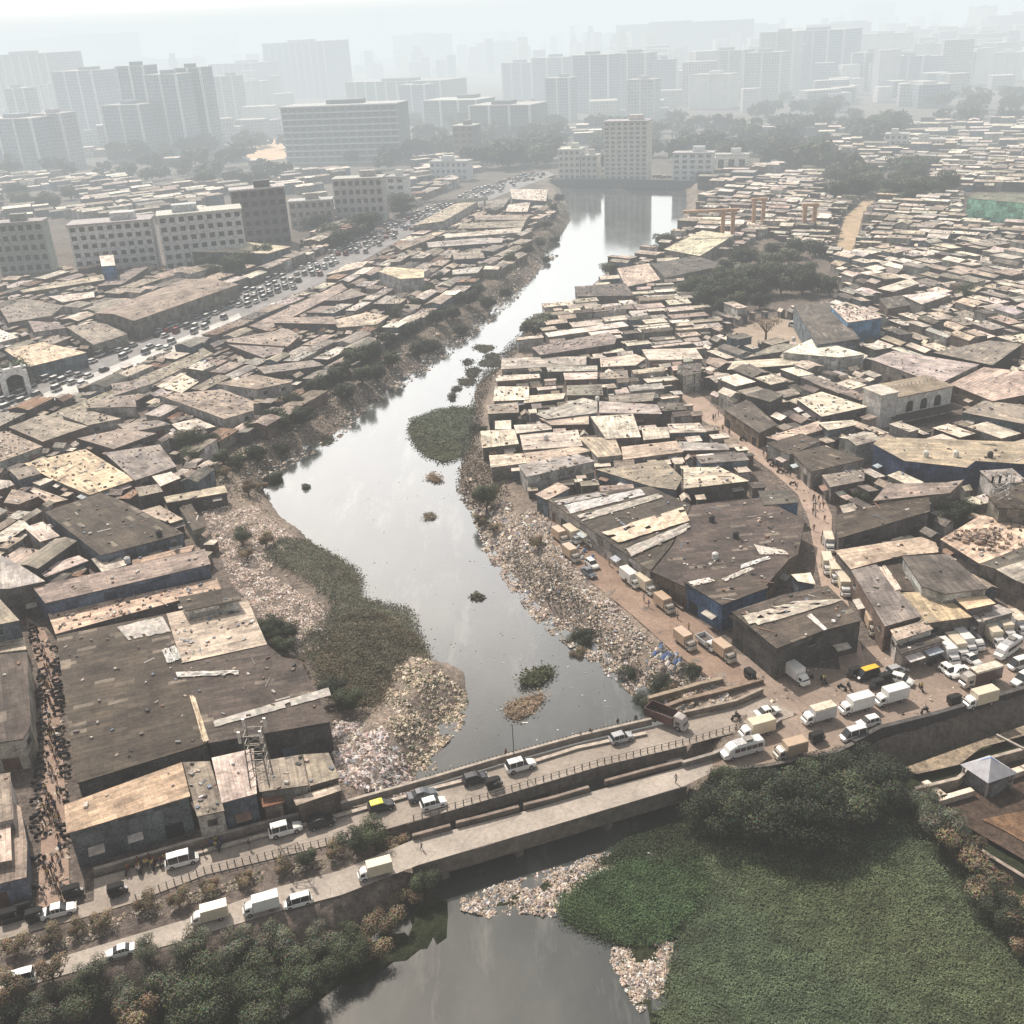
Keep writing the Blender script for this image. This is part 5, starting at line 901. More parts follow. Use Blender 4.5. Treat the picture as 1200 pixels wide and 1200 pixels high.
for q in [('near',440,985,.6),('scrub',465,982,.8),('near2',415,992,.45),('scrub',330,1022,.5),('scrub',290,1035,.5),('scrub',250,1045,.55),('scrub',210,1060,.55),('scrub',170,1065,.6),('scrub',120,1085,.6),('scrub',60,1105,.6),('scrub',20,1115,.6),('near',360,1012,.3),('scrub',390,1005,.5),('scrub',90,1095,.5)]: tp(*q)
for q in [('near2',228,533,.9),('near2',248,530,.6),('near2',120,260,.0001)][:2]: tp(*q)
for q in [('near',228,545,.7),('mid2',318,548,.5),('scrub',312,640,.8),('scrub',290,655,.7),('near2',318,745,.55),('near2',335,752,.5),('mid',262,545,0.53),('near3',285,640,.65),('scrub',290,575,.8),('scrub',265,560,.8),('scrub',305,560,.7),('near2',300,510,0.59),('mid2',320,500,0.75),('mid2',345,480,0.80),('mid2',372,465,0.85),('mid2',395,450,0.85),('mid',415,432,0.90),('mid2',435,425,0.96),('mid2',385,430,0.64),('mid2',455,408,0.90),('mid',440,398,0.75),('mid2',480,395,0.90),('mid2',470,375,0.85),('mid',490,365,0.85),('mid2',512,380,0.85),('mid2',530,372,0.80),('mid2',550,358,0.80),('mid2',560,345,0.75),('mid',505,350,0.75),('mid2',515,335,0.77),('mid2',500,310,0.43),('mid',580,325,0.68),('mid',600,312,0.77),('mid2',618,298,0.77),('mid3',632,285,0.80),('mid3',640,268,0.85),('mid',648,250,0.85),('mid2',655,235,0.77),('mid',628,262,0.68),('mid2',610,290,0.60),('mid2',330,520,0.53),('mid2',300,530,0.64),('near2',280,545,0.53),('mid2',355,495,0.75),('mid',335,505,0.64),('mid2',405,462,0.75),('mid',425,450,0.75),('mid2',442,440,0.75),('mid2',405,440,0.85),('mid',460,425,0.75),('mid2',490,408,0.75),('mid2',505,400,0.75),('mid2',540,380,0.64),('mid2',572,352,0.75),('mid2',592,335,0.60),('mid2',450,385,0.75),('mid2',425,400,0.53),('mid',395,415,0.53),('mid2',640,298,0.51),('mid2',650,275,0.60),('mid',470,345,0.53),('mid2',480,330,0.51),('near2',318,545,0.43),('near',355,555,.3),
          ('mid3',628,392,1.25),('mid3',640,385,.9),('mid3',715,322,1.0),('mid3',725,318,.7),('mid2',780,290,1.1),('mid2',768,300,.8),('near',570,588,.75),('scrub',562,600,.7),('near2',565,500,.3),('near2',556,492,.35),('scrub',578,610,.6),('scrub',675,745,.6),('near2',680,730,.45),('near2',760,800,.45),('near2',775,790,.45),('near2',735,770,.35),('scrub',790,800,.7),('near2',810,790,.35),('scrub',630,640,.7),('near2',322,750,.5),('near',335,765,.45),('scrub',350,790,.7),('near2',395,820,.5),('near',410,830,.5)]: tp(*q)
for q in [('mid2',828,362,1.3),('mid2',848,352,1.4),('mid2',875,342,1.4),('mid2',895,345,1.4),('mid2',920,332,1.3),('mid2',940,345,1.3),('mid3',905,318,1.3),('mid3',925,312,1.2),('mid2',870,312,1.2),('mid2',850,320,1.0),('mid',820,345,1.1),('mid2',835,355,1.1),('mid',850,335,1.15),('mid2',862,350,1.2),('mid3',872,325,1.1),('mid2',885,350,1.2),('mid',900,330,1.2),('mid3',915,345,1.1),('mid2',930,335,1.15),('mid',945,330,1.0),('mid2',958,340,1.05),('mid',972,345,.9),('mid2',905,300,1.0),('mid2',930,302,1.3),('mid2',955,300,1.1),('mid3',890,310,1.1),('mid2',845,368,.9),('mid',865,365,.9),('mid2',890,362,.8),('mid',805,350,.9),('mid3',795,345,.7),
          ('mid',1130,355,.9),('bare',1120,350,.9),('near2',1112,615,.75),('near2',1125,608,.6),('near',1100,608,.4),('near2',1012,590,.5),('near2',1012,570,.4),('near2',1020,520,.4),('mid2',1110,300,.6),('bare',1180,345,.7)]: tp(*q)
tag(tp('bare',897,400,1.15), 'bare brown tree standing in the dusty yard')
PEND.pop()
ROAD_H = W(ROADS["highway"]); fb = []
for x0, x1, y0, y1, n in TREEB:
    for _ in range(n):
        x, y = R.uniform(x0, x1), R.uniform(y0, y1)
        p = P(x, y)
        if (abs(area(ROAD_H)) and inpoly(p.x, p.y, ROAD_H)) or (y > 213 and 640 < x < 805): continue
        k = R.choice(['mid','mid2','mid3']) if y > 200 else R.choice(['far','far2']); fb.append((y, x, k, R.uniform(1.0,1.7) if y > 200 else R.uniform(1.3,2.2)))
fb.sort(reverse=True); left = 292-sum(1 for o in COL.objects if o.get('category') == 'tree' and o.location.y > 0); wd = MB()
for i, (y, x, k, s) in enumerate(fb):
    if i < left: o = tree(k, x, y, s, None); o['group'] = 'distant trees'; PEND.append((o, x, y, f'{TN_[k]} tree'))
    else: p = P(x, y); crown(wd, (p.x, p.y, 4.5*s), 7*s, 4*s, 260, 2.6*s, R.choice([GD, GR]), 10)
wd.obj('distant_woods', LEAF, kind='stuff', label='dark hazy woods massed before the far towers', cat='woods')
# ------------------------------------------------------------------ rubbish on the banks
RC = [(.66,.60,.53),(.56,.46,.38),(.74,.69,.63),(.44,.36,.29),(.28,.22,.18),(.60,.48,.39),(.14,.11,.09),(.54,.47,.43),(.22,.25,.3),(.5,.4,.31),(.62,.52,.40),(.09,.08,.07),(.36,.29,.24),(.8,.77,.72),(.42,.33,.26),(.55,.43,.34)]
def rubbish(name, label, region, n, smin, smax, cols=RC, z=0.0, clump=.0):
    pl = W(region, z); pts = [rnd_in(pl) for _ in range(n)]
    if clump: pts = [p for p in pts if hN(p[0], p[1], clump) > R.uniform(-1.3, .5)]
    zz = bank_h(np.array([p[0] for p in pts]), np.array([p[1] for p in pts]))[0]; b = MB()
    for (x, y), z0 in zip(pts, zz):
        s = R.uniform(smin, smax)*R.choice([.5,.8,1,1,1.3,2.2 if R.random() < .35 else 1]); e = hN(x, y, 2.0)*.25; c = vary(R.choice(cols), .3); c0 = Vector((x, y, max(z0, WZ-.05)+e+s*.2)); vs = []
        for sx, sy, sz in ((1,0,0),(-1,0,0),(0,1,0),(0,-1,0),(0,0,1)): vs.append(c0+Vector(((sx+R.uniform(-.4,.4))*s*.6, (sy+R.uniform(-.4,.4))*s*.6, (sz*.8+R.uniform(-.3,.1))*s*.5)))
        b.sh(vs, ((0,2,4),(2,1,4),(1,3,4),(3,0,4)), c)
    return b.obj(name, JUNK, kind='stuff', label=label, cat='rubbish')
rubbish('rubbish', 'grey-beige rubbish slope below the riverside track', [(590,600),(635,600),(660,640),(690,682),(738,724),(788,770),(845,803),(860,822),(790,835),(780,812),(745,795),(690,752),(660,732),(628,709),(595,668),(565,625)], 36000, .09, .4)
rubbish('rubbish', 'pinkish-white rubbish drift on the left bank', [(236,598),(300,590),(335,612),(358,634),(330,650),(314,670),(369,705),(393,735),(380,762),(350,765),(312,730),(272,685),(243,615)], 30000, .08, .32, [(.80,.68,.60),(.70,.58,.49),(.84,.77,.71),(.6,.47,.4),(.42,.32,.26),(.72,.54,.48),(.3,.24,.19),(.66,.55,.45),(.85,.8,.75)])
rubbish('rubbish', 'white and pink plastic bags heaped beside the bridge', [(391,846),(440,846),(485,885),(490,906),(440,925),(425,925),(395,915),(390,880)], 12000, .12, .45, [(.82,.78,.74),(.74,.62,.57),(.8,.72,.64),(.5,.4,.34),(.5,.38,.34),(.26,.22,.2),(.45,.45,.48),(.17,.14,.12)])
rubbish('rubbish', 'tan litter spit edging the left weed bank', [(444,778),(500,772),(545,788),(547,820),(517,853),(498,866),(512,876),(480,885),(462,862),(450,827)], 10000, .08, .36, [(.66,.56,.43),(.52,.42,.31),(.76,.67,.55),(.32,.25,.19),(.15,.16,.1)])
rubbish('rubbish', 'thin litter spread over the bare left bank', [(235,590),(300,575),(330,607),(420,680),(480,720),(500,770),(547,790),(546,816),(510,855),(512,873),(488,910),(395,935),(388,840),(350,770),(290,700)], 8000, .08, .34, [(.5,.42,.35),(.7,.6,.5),(.3,.24,.19),(.2,.17,.12),(.16,.16,.1),(.62,.52,.44)])
rubbish('rubbish', 'scattered litter on the dark left bank', [(250,570),(310,545),(360,520),(400,495),(430,465),(400,455),(340,480),(290,520),(250,550)], 3000, .2, .7, clump=.3)
rubbish('rubbish', 'broken debris in the median between the two roads', [(0,1105),(60,1095),(115,1080),(200,1052),(300,1022),(400,1000),(400,1012),(300,1035),(200,1068),(100,1105),(0,1130)], 4200, .08, .3, [(.3,.25,.2),(.4,.32,.26),(.16,.14,.12),(.55,.48,.4),(.22,.2,.12)])
rubbish('rubbish', 'litter strip below the lower bridge', [(540,1048),(600,1030),(680,1005),(760,985),(800,990),(790,1010),(720,1020),(680,1040),(650,1072),(610,1068),(570,1072),(540,1065)], 15000, .07, .28, z=-3.6)
rubbish('rubbish', 'pale litter patch at the edge of the lower pool', [(718,1110),(760,1098),(790,1105),(785,1140),(770,1170),(750,1185),(728,1150),(715,1125)], 8000, .07, .27, z=-3.6)
rubbish('rubbish', 'litter fringe of the right bank settlement', [(535,560),(550,545),(575,570),(600,590),(600,650),(580,645),(563,622),(556,593)], 1800, .2, .7)
rubbish('rubbish', 'specks of rubbish around the dirt lane and yards', [(800,460),(850,470),(960,590),(970,700),(1000,780),(1200,730),(1200,800),(1030,850),(900,830),(860,780),(940,760),(950,620),(880,540)], 1300, .1, .35)
rubbish('rubbish', 'rubble and scrap along the alley', [(30,722),(52,738),(68,775),(78,920),(84,1062),(40,1066),(44,930),(46,800)], 1500, .1, .45)
rubbish('rubbish', 'litter along the upper left river edge', [(430,465),(495,425),(540,395),(600,345),(640,300),(655,290),(640,285),(590,325),(530,375),(470,410),(420,450)], 2200, .3, .8)
rh_ = roof_at(1150,632); p = P(1150,632,rh_); b = MB()
for _ in range(260): a_, r_ = R.uniform(0,6.28), abs(R.gauss(0,2.2)); s = R.uniform(.3,1.0); b.box((r_*math.cos(a_)*1.3, r_*math.sin(a_), .2+max(0,1-r_/4)*R.random()), (s,s*.7,s*.5), vary(R.choice([(.3,.22,.17),(.42,.33,.26),(.16,.12,.1)])), R.uniform(0,3), (R.uniform(-.4,.4),R.uniform(-.4,.4)))
tag(b.obj('rubble_heap', JUNK, loc=(p.x,p.y,rh_), kind='stuff'), 'brown rubble heap on the cream rooftop terrace', 'rubble')
# ------------------------------------------------------------------ weeds
def weeds(name, label, region, n, size, col, z=WZ, kind='stuff', hgt=.35, base=True, cat='weeds', clump=.4, up=.9):
    pl = W(region, z); c0 = (sum(p[0] for p in pl)/len(pl), sum(p[1] for p in pl)/len(pl)); b = MB(); lo = [(x-c0[0], y-c0[1]) for x, y in pl]
    if base:
        lo = [(x*.97, y*.97) for x, y in lo]; v = [Vector((*p, z+.12)) for p in lo]
        for t in tessellate_polygon([v]):
            q = [v[i] for i in t]
            if (q[1]-q[0]).cross(q[2]-q[0]).z < 0: q.reverse()
            b.face(q, tuple(k*.8 for k in col), mi=1)
    pts = [rnd_in(pl) for _ in range(n)]
    pts = [(x+R.gauss(0,.55), y+R.gauss(0,.55)) for x, y in pts]
    zs = [z]*n if base else [max(z, k) for k in bank_h(np.array([p[0] for p in pts]), np.array([p[1] for p in pts]))[0]]
    for (x, y), z0 in zip(pts, zs):
        hh_ = hN(x, y, clump); k = .78+.14*hh_+.35*R.random(); yy = .5+.5*math.sin(x*.13+y*.09); c = (col[0]*k*(1+.12*yy), col[1]*k, col[2]*k*(1.05-.1*yy)); s = size*R.uniform(.5,1.4)
        nn = Vector((R.uniform(-1,1)*up, R.uniform(-1,1)*up, 1)).normalized(); a = nn.orthogonal().normalized(); a.rotate(Matrix.Rotation(R.uniform(0,6.28), 3, nn)); bb = nn.cross(a); p = Vector((x-c0[0], y-c0[1], z0+.15+R.random()*hgt+max(0, hh_)*hgt))
        b.face([p-a*s*.5, p-bb*s*.4, p+a*s*.5, p+bb*s*.4], c)
    o = b.obj(name, [LEAF, GROUND], kind=kind, loc=(c0[0], c0[1], 0)); return tag(o, label, cat)
HY = (.105,.145,.078)
weeds('water_hyacinth', 'green water weed carpet filling the backwater', [(820,985),(900,965),(1000,950),(1050,955),(1085,990),(1110,1030),(1150,1080),(1250,1130),(1300,1300),(760,1300),(770,1200),(785,1150),(795,1105),(760,1085),(800,1060),(815,1020)], 100000, .25, HY, z=-3.85, hgt=.22, clump=.22, up=.7)
weeds('water_hyacinth', 'rounded darker green weed patch beside the litter strip', [(655,1062),(690,1030),(740,1012),(815,1008),(830,1040),(800,1080),(775,1105),(730,1107),(690,1092),(660,1078)], 26000, .26, (.075,.125,.052), z=-3.8, hgt=.45)
weeds('water_hyacinth', 'weed strip joining the litter below the bridge', [(750,975),(830,960),(900,960),(830,1000),(800,1010),(740,1008),(700,1015)], 14000, .26, (.05,.07,.035), z=-3.8)
weeds('riverbank_weeds', 'grey-green weed bed spreading along the left bank', [(358,634),(380,645),(414,664),(427,681),(423,700),(450,708),(479,713),(488,730),(502,770),(474,792),(455,820),(440,850),(388,840),(361,790),(361,765),(382,752),(393,730),(367,703),(312,673),(330,651)], 34000, .34, (.125,.135,.09), base=False, hgt=.5)
weeds('riverbank_weeds', 'brownish reeds in the lower part of the left bank', [(400,745),(440,735),(490,750),(505,775),(470,800),(450,850),(410,850),(375,800)], 16000, .32, (.14,.12,.075), base=False, hgt=.6)
weeds('riverbank_weeds', 'dark scrub covering the left bank below the shacks', [(240,600),(230,560),(260,530),(310,515),(380,450),(430,420),(500,360),(560,320),(640,240),(668,250),(655,285),(600,340),(540,392),(495,420),(440,465),(400,500),(340,538),(305,560),(315,590),(290,600)], 26000, .5, (.075,.078,.05), base=False, hgt=.7)
weeds('riverbank_weeds', 'dry scrub along the right bank below the shacks', [(640,370),(600,400),(560,445),(552,480),(553,500),(540,545),(535,572),(560,600),(600,600),(572,560),(560,530),(566,480),(590,440),(650,385)], 9000, .5, (.07,.065,.045), base=False, hgt=.8)
weeds('riverbank_weeds', 'sparse dark scrub growing through the rubbish slope', [(600,650),(660,690),(700,740),(760,790),(800,815),(780,812),(740,790),(690,750),(640,715),(600,670)], 1300, .4, (.06,.06,.04), base=False, hgt=.6)
weeds('floating_weed', 'large rounded grey-green weed island at the right bank', [(478,502),(482,492),(497,486),(515,480),(532,477),(556,478),(555,505),(545,535),(522,543),(500,537),(488,525),(480,512)], 9000, .5, (.125,.15,.095), kind=None, hgt=.5)
weeds('floating_weed', 'green floating weed clump near the bridge', [(608,798),(620,790),(635,782),(648,783),(650,790),(640,800),(625,807),(612,805)], 900, .45, (.06,.075,.035), kind=None)
for pts, l in (([(590,830),(600,822),(617,818),(637,812),(637,822),(625,836),(610,845),(597,843),(591,838)],'tan floating litter raft below the green clump'),([(498,605),(503,602),(510,607),(500,609)],'tiny litter raft in mid river'),([(500,560),(508,556),(520,564),(510,566)],'small brown raft beside the weed island')):
    weeds('floating_debris', l, pts, 500, .4, (.30,.24,.17), kind=None, cat='debris')
for i, (x, y, w2, h2) in enumerate([(380,516,12,6),(568,408,12,5),(577,418,9,4),(575,425,16,6),(553,438,8,5),(547,448,12,5),(536,456,5,3),(530,466,4,5),(548,425,6,4),(556,434,10,4),(625,300,6,3),(560,700,3,2)]):
    pts = [(x+w2*math.cos(t)*R.uniform(.8,1.2), y+h2*math.sin(t)*R.uniform(.7,1.2)) for t in [k*.785 for k in range(8)]][::-1]
    o = weeds('floating_weed', '', pts, 220, .6, (.09,.09,.06), kind=None, hgt=.3); PEND.append((o, x, y, 'dark floating weed clump'))
for i in range(150):
    x, y = R.choice([(R.uniform(430,640), R.uniform(560,800)), (R.uniform(500,770), R.uniform(700,900))]); p = P(x, y, WZ)
    if sdf(np.array([p.x]), np.array([p.y]), river_w)[0] > -1: continue
    if i == 0 or 'spk' not in globals(): spk = MB()
    s = R.uniform(.08,.22); spk.box((p.x, p.y, WZ+.03), (s*1.4, s, .08), vary(R.choice([(.7,.7,.68),(.4,.35,.3),(.2,.18,.15)])), R.uniform(0,3))
spk.obj('floating_litter', JUNK, kind='stuff', label='white specks of litter drifting on the river', cat='litter')
sx = MB()
for _ in range(34):
    for reg in ([(770,755),(800,775),(790,790),(765,770)],[(640,610),(700,660),(690,665),(640,625)]):
        x, y = rnd_in(W(reg)); sx.bar((x,y,.1), (x+.5,y+.3,.75), .38, vary(R.choice([(.6,.6,.6),(.12,.2,.42),(.5,.45,.38),(.2,.2,.2)])), 6, .25)
sx.obj('sack_heap', CLOTH, kind='stuff', label='bulging white and blue sacks along the riverside track', cat='sacks')
wall_line('rubble_wall', [(760,823),(800,812),(820,806),(846,800)], .9, .6, (.2,.16,.12), 'rough concrete slab wall at the end of the rubbish slope', 'wall'); wall_line('rubble_wall', [(763,838),(800,824),(850,812),(893,800)], .7, .6, (.16,.12,.09), 'brown embankment wall behind the dump truck', 'wall')
# ------------------------------------------------------------------ city behind
def tower(x0, x1, yt, yb, label, col=(.42,.44,.47), deep=.6, name='office_tower', cat='tower', top=True, wind=True, mat=None, skew=0.0):
    a, b = P(x0, yb), P(x1, yb+skew); d = b-a; wl = d.length; d.normalize(); nv = Vector((-d.y, d.x, 0)); c = (a+b)/2
    rx, ry, wdp = proj(c); lo, hi = 0.0, 700.0
    for _ in range(30):
        m_ = (lo+hi)/2
        if proj((c.x, c.y, m_))[1] > yt: lo = m_
        else: hi = m_
    h = lo; dp = min(wl*deep, 60) if wl > 20 else wl*max(deep, .8); o = thing(name, label, cat, (c.x, c.y, 0)); an = math.atan2(d.y, d.x); m2 = nv*dp/2
    bb = MB(); hx, hy = wl/2, dp/2; cr = [(-hx,-hy),(hx,-hy),(hx,hy),(-hx,hy)]; cs, sn = math.cos(an), math.sin(an); cr = [(m2.x+x*cs-y*sn, m2.y+x*sn+y*cs) for x, y in cr]
    for i in range(4):
        p_, q_ = cr[i], cr[(i+1)%4]; L = wl if i % 2 == 0 else dp; bb.face([(*p_,-1),(*q_,-1),(*q_,h),(*p_,h)], col, [(0,0),(L,0),(L,h),(0,h)])
    bb.obj('wall', mat or FACADE, o); rb = MB(); rb.box((m2.x, m2.y, h+.3), (wl+1, dp+1, .8), vary((.5,.49,.47), .2), an); rb.obj('roof', CONC, o)
    if top:
        pb = MB(); pb.box((m2.x+R.uniform(-.2,.2)*wl*cs, m2.y+R.uniform(-.2,.2)*wl*sn, h+2), (wl*.3, dp*.4, 4), vary(col, .1), an); pb.obj('plant_room', CONC, o)
    return o, c, d, nv, wl, dp, h, an, m2
bl = (.30,.34,.38); wh = (.72,.71,.69); pu = (.40,.39,.42)
TW = [(498,560,118,152,'dark stepped building mass right behind the long striped office',(.16,.17,.17)),(552,622,124,160,'dark broad building with pale roof edge before the woods',(.13,.14,.145)),(15,152,44,92,'widest far hazy office slab on the left skyline',bl),(13,72,64,150,'square pale block below the wide skyline slab',pu),(78,124,84,168,'grey twin-crowned tower on the left',bl),(-10,20,96,150,'tower cut by the left frame edge',pu),(140,222,70,96,'low faint block behind the left towers',bl),(156,186,78,180,'left segment of the big blue-grey block',(.27,.31,.35)),(186,222,88,182,'middle lower segment of the big blue-grey block',(.30,.34,.38)),(222,250,80,178,'right segment of the big blue-grey block',(.25,.29,.33)),(20,42,104,170,'slim grey tower low on the far left',pu),(60,80,100,160,'slim pale tower between the left slabs',wh),(256,280,90,150,'short grey block before the sand clearing',pu),(290,312,96,140,'small pale block above the sand clearing',wh),(470,500,100,140,'dim block right of the long striped office',bl),(252,300,75,120,'hazy slab right of the big blue-grey block',bl),(228,268,41,78,'small far tower with flat top',pu),(316,386,50,114,'broad pale office block left of the lone far tower',bl),(-10,50,140,200,'low wide block at the left edge under a white roof',bl),(52,84,134,196,'grey block beside the low wide one',pu),(103,130,122,160,'small white slab between left towers',wh),(131,174,124,186,'boxy office with slanting right side',bl),
(402,444,17,62,'lone square tower far on the skyline',bl),(463,512,41,78,'faint far slab right of the lone tower',bl),(408,518,96,130,'long low building behind the striped office',(.25,.26,.27)),(540,600,38,62,'very faint far block in the centre',bl),(613,656,19,48,'stepped far tower base in the centre',bl),(622,652,-12,46,'tallest faint tower touching the top edge in the centre',bl),(722,858,27,78,'massive hazy slab right of centre',(.30,.33,.38)),(785,828,-8,30,'pale tower touching the top edge right of centre',bl),
(590,624,74,116,'left glass tower with white side fin',bl),(625,660,68,118,'second glass tower with slanting roof',bl),(640,668,92,142,'white-topped glass block in front of the pair',bl),(672,713,65,132,'third glass tower of the central row',(.32,.36,.40)),(715,756,63,126,'fourth tower of the central row',(.34,.37,.40)),(735,766,94,150,'slim white slab tower behind the residential block',(.6,.61,.62)),(768,786,70,120,'narrow grey tower beyond the white slab',bl),
(808,853,88,128,'cream stepped apartment tower behind the central glass row',wh),(822,868,60,116,'purple-grey apartment slab, left one of the pair',pu),(870,912,62,118,'second purple-grey apartment slab, right one of the pair',pu),(888,926,38,110,'tall white-crowned tower on the right',(.5,.5,.52)),(915,984,36,104,'wide blue office tower on the right skyline',(.22,.28,.34)),(932,947,58,102,'slim white apartment tower, left of the twin slims',wh),(949,966,56,102,'slim white apartment tower, right of the twin slims',wh),(995,1026,62,106,'blue-grey tower with pale stripe',bl),(998,1027,5,44,'lonely far tower at the top right',pu),(1003,1050,40,92,'whitish far apartment group right of the blue office',wh),(1045,1078,66,104,'grey mid tower beside a dark gap',bl),(1068,1100,52,96,'white towers left of the right edge',wh),(1060,1115,34,66,'faint slab above the white towers',pu),(1130,1150,8,56,'white far tower near the right edge',wh),(1152,1200,18,62,'hazy wide block at the right edge',pu),(1110,1135,62,100,'beige apartment block near the right edge',wh),(1160,1190,62,96,'pale apartment block by the right edge',wh),(955,995,28,70,'pale far block between the blue tower and the top right tower',bl),(1120,1160,40,78,'dim block behind the beige apartments',pu),(860,890,30,66,'faint far tower above the purple slabs',bl),(560,590,50,80,'small faint block left of the glass row',bl),(690,722,40,66,'faint block above the third glass tower',bl),(436,462,35,62,'dim low block right of the lone tower',pu)]
for t in TW:
    o, c_, d_, nv_, wl_, dp_, h_, an_, m2_ = tower(t[0], t[1], t[2], t[3], t[4], t[5])
    if t[3] > 95 and wl_ > 25:
        for k in range(max(2, int(wl_/18))+1):
            q = d_*(wl_*(k/max(2, int(wl_/18))-.5))-nv_*.5; m = MB(); m.box((q.x, q.y, h_/2), (2.6, 1.2, h_+1.5), vary((.72,.73,.73), .1), an_); m.obj('facade_fin', CONC, o)
gx = MB()
for i in range(90):
    px, yb = R.uniform(-60,340), R.uniform(100,178); p = P(px, yb+(600-px)*.02); wd_ = R.uniform(16,40); dp = R.uniform(12,20); h = R.uniform(12,32); an = R.uniform(-.3,.5); c = vary(R.choice([wh,pu,bl,(.45,.43,.4)]), .2); cs, sn = math.cos(an), math.sin(an); cr = [(p.x+x*cs-y*sn, p.y+x*sn+y*cs) for x, y in ((-wd_/2,-dp/2),(wd_/2,-dp/2),(wd_/2,dp/2),(-wd_/2,dp/2))]
    for k in range(4): a_, b_ = cr[k], cr[(k+1)%4]; L = wd_ if k % 2 == 0 else dp; gx.face([(*a_,-1),(*b_,-1),(*b_,h),(*a_,h)], c, [(0,0),(L,0),(L,h),(0,h)])
    gx.face([(*q,h) for q in cr], vary((.6,.58,.55)), mi=1)
for i in range(230):
    px, yb = (R.uniform(670,1260), R.uniform(62,128)) if i < 170 else (R.uniform(-60,680), R.uniform(60,92)); p = P(px, yb+(600-px)*.05)
    if not 0 < p.y < 9000: continue
    wd_ = R.uniform(14,34); dp = R.uniform(12,22); h = R.uniform(28,78)*(1 if yb < 100 else .6); an = R.uniform(-.4,.4); c = vary(R.choice([wh,wh,wh,pu,bl,(.5,.47,.44)]), .2); cs, sn = math.cos(an), math.sin(an)
    for st in range(R.choice([1,1,2])):
        k_ = 1-.35*st; cr = [(p.x+x*cs-y*sn, p.y+x*sn+y*cs) for x, y in ((-wd_*k_/2,-dp*k_/2),(wd_*k_/2,-dp*k_/2),(wd_*k_/2,dp*k_/2),(-wd_*k_/2,dp*k_/2))]; h2 = h*(1+.15*st)+st
        for k in range(4): a_, b_ = cr[k], cr[(k+1)%4]; L = wd_ if k % 2 == 0 else dp; gx.face([(*a_,-1),(*b_,-1),(*b_,h2),(*a_,h2)], c, [(0,0),(L,0),(L,h2),(0,h2)])
        gx.face([(*q,h2) for q in cr], vary((.6,.58,.55)), mi=1)
for i in range(1300):
    yb = R.choice([R.uniform(34,75), R.uniform(60,110), R.uniform(75,110), R.uniform(90,150)]); px = R.choice([R.uniform(-80,1280), R.uniform(680,1280)])
    if yb > 84 and (px < 130 or 330 < px < 670): continue
    if yb > 112 and R.random() < .6: continue
    yb += (600-px)*.05; p = P(px, yb)
    if p.y <= 0: continue
    wd_ = R.uniform(15,45); dp = R.uniform(12,30); h = R.uniform(9,26) if R.random() < .75 else R.uniform(30,60); an = R.uniform(-.3,.3); c = vary(R.choice([wh,wh,pu,bl,(.45,.45,.42)]), .2); cs, sn = math.cos(an), math.sin(an); cr = [(p.x+x*cs-y*sn, p.y+x*sn+y*cs) for x, y in ((-wd_/2,-dp/2),(wd_/2,-dp/2),(wd_/2,dp/2),(-wd_/2,dp/2))]
    for k in range(4): a_, b_ = cr[k], cr[(k+1)%4]; L = wd_ if k % 2 == 0 else dp; gx.face([(*a_,-1),(*b_,-1),(*b_,h),(*a_,h)], c, [(0,0),(L,0),(L,h),(0,h)])
    gx.face([(*q,h) for q in cr], vary((.6,.58,.55)), mi=1)
gx.obj('city_blocks', [FACADE, CONC], kind='stuff', label='far-off city blocks melting into the haze', cat='city')
# nearer buildings with their own windows
def flats(x0, x1, yt, yb, label, col, floors, bays, win=(.05,.055,.065), name='apartment_block', skew=0.0, deep=.4, sill=None, balc=False, cat='building'):
    o, c, d, nv, wl, dp, h, an, m2 = tower(x0, x1, yt, yb, label, col, deep, name, cat, True, mat=CONC, skew=skew)
    fh = h/floors
    for f in range(floors):
        for b_ in range(bays):
            if balc and b_ % 3 == 1: continue
            q = d*(wl*((b_+.5)/bays-.5))-nv*.06; m = MB(); m.box((q.x, q.y, fh*(f+.55)), (wl/bays*.55, .16, fh*.5), win, an)
            w = m.obj('window', GLASS, o)
    if sill:
        for f in range(floors+1): q = -nv*.7; m = MB(); m.box((q.x, q.y, fh*f+.1), (wl+1.6, 1.4, 1.0), sill, an); m.obj('ledge', CONC, o)
    return o, c, d, nv, wl, dp, h, an, m2
flats(92,187,262,325,'left grey apartment block with a grid of square windows',(.60,.61,.60),6,9,skew=-8)
flats(196,292,250,318,'right grey apartment block with a small gable',(.60,.61,.60),6,9,skew=-10)
flats(280,342,222,292,'dark unfinished block beside the grey apartments',(.17,.17,.17),6,6,win=(.03,.03,.03),skew=-6)
flats(395,452,210,262,'old mid-rise with dark bays near the footbridge',(.46,.44,.42),5,7,skew=-2)
flats(455,476,208,240,'slim white building with antenna by the footbridge',(.66,.66,.64),4,2)
flats(2,62,262,322,'green-grey weathered block at the left edge',(.34,.38,.35),5,6,skew=-4)
flats(342,392,236,268,'low brownish flats between the dark block and the mid-rise',(.42,.38,.35),3,6,skew=-3)
flats(337,470,124,192,'long office building with white horizontal ledges',(.26,.28,.29),9,14,win=(.08,.10,.12),sill=(.62,.63,.62),name='office_building',skew=-3,deep=.3)
flats(708,758,143,211,'tall cream residential tower with twin curved crowns by the pool',(.60,.58,.53),13,7,win=(.18,.18,.19),deep=.5)
flats(655,680,176,211,'small cream apartment house left of the residential tower',(.60,.58,.53),5,4,win=(.15,.15,.16)); flats(681,700,183,211,'second small cream apartment house by the pool',(.58,.56,.52),4,3,win=(.15,.15,.16))
flats(788,834,180,212,'white terraced block with balconies right of the pool',(.66,.67,.66),5,5,win=(.15,.16,.17)); flats(505,548,190,212,'pale blue-white low office at the highway end',(.6,.62,.62),3,7,win=(.15,.17,.19))
flats(533,557,148,192,'narrow dark-brick tower in the woods',(.24,.22,.21),6,3)
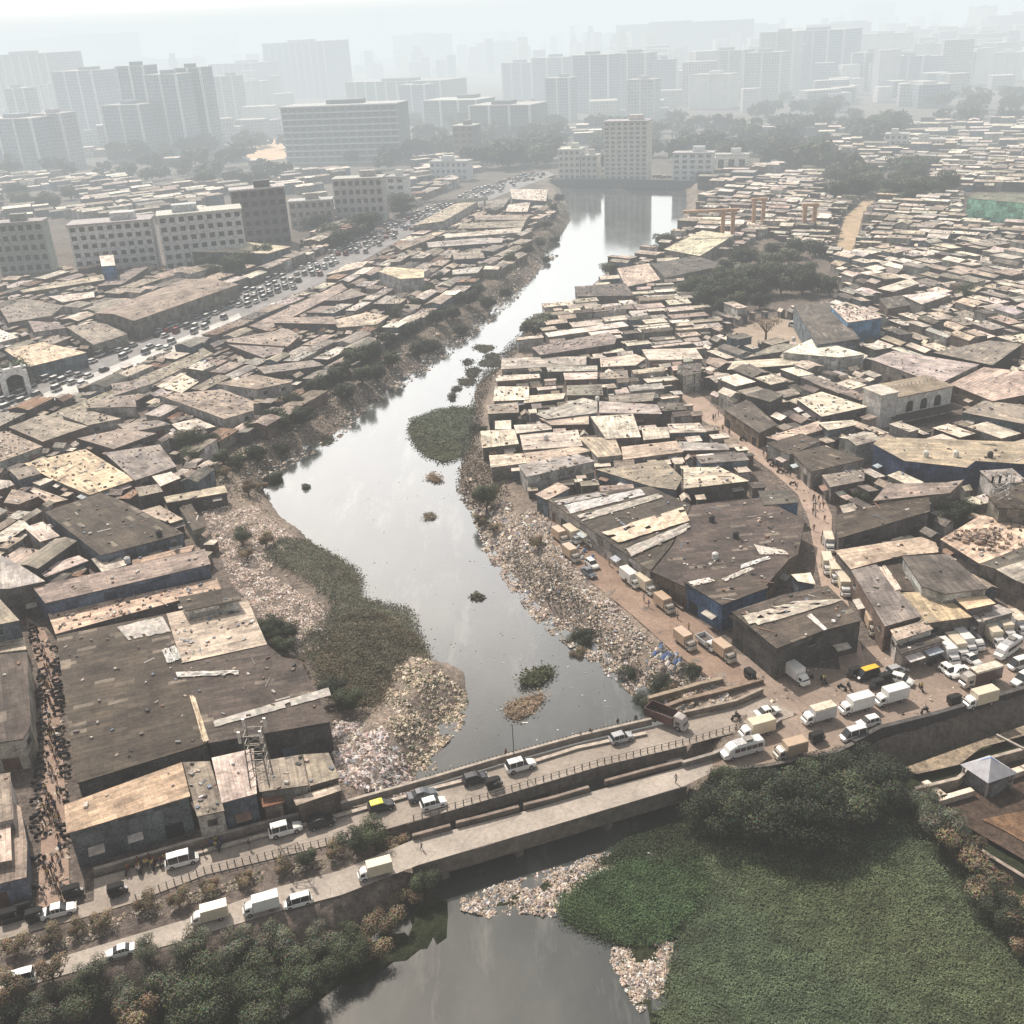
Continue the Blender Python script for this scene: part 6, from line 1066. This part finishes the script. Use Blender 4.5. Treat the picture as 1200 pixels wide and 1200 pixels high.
flats(1035,1062,158,178,'small white block with arched lower storey',(.6,.6,.58),3,4); flats(1066,1105,164,180,'long low white block among far shacks',(.62,.6,.58),2,8); flats(838,875,182,206,'white shed-like house near the pool corner',(.7,.7,.68),1,3)
for x in (722,746): 
    p = P(x,211); b = MB(); 
b = None
# tower crane on the skyline
p = P(110,60); zz = 0
o = thing('tower_crane', 'tiny tower crane above the widest left skyline slab', 'crane', (p.x, p.y, 0)); lo, hi = 0, 600
for _ in range(25):
    m_ = (lo+hi)/2
    if proj((p.x,p.y,m_))[1] > 27: lo = m_
    else: hi = m_
b = MB(); b.bar((0,0,0),(0,0,lo),2,(.2,.2,.2)); b.obj('pole', STEEL, o); b = MB(); b.bar((-60,0,lo),(40,0,lo+3),1.5,(.2,.2,.2)); b.obj('jib', STEEL, o)
# green hall detail: dark frame and pillars
# ------------------------------------------------------------------ haze: even air boxes, their emission standing in for sunlit scatter, thicker far away
def haze(name, y0, y1, top, beta, colr):
    m = bpy.data.materials.new(name); m.use_nodes = True; t = m.node_tree; t.nodes.remove(t.nodes['Principled BSDF']); out = t.nodes['Material Output']
    ab = t.nodes.new('ShaderNodeVolumeAbsorption'); ab.inputs[0].default_value = (0,0,0,1); ab.inputs[1].default_value = beta
    em = t.nodes.new('ShaderNodeEmission'); em.inputs[0].default_value = (*colr,1); em.inputs[1].default_value = beta; ad = t.nodes.new('ShaderNodeAddShader')
    t.links.new(ab.outputs[0], ad.inputs[0]); t.links.new(em.outputs[0], ad.inputs[1]); t.links.new(ad.outputs[0], out.inputs['Volume'])
    b = MB(); b.box((0,(y0+y1)/2,top/2-20), (24000, y1-y0, top+40), (1,1,1)); o = b.obj(name, m, kind='structure'); o.visible_shadow = True; return o
haze('haze', -300, 230, 180, .00034, (.80,.78,.75)); haze('haze', 231, 560, 180, .00048, (.84,.885,.89)); haze('haze', 561, 16000, 215, .00090, (.87,.935,.95))
for o in list(CH.values())+list(TREES.values()):
    for c in KIDS.get(o.name, ()):
        for g in KIDS.get(c.name, ()): bpy.data.objects.remove(g)
        bpy.data.objects.remove(c)
    bpy.data.objects.remove(o)
auto_labels()
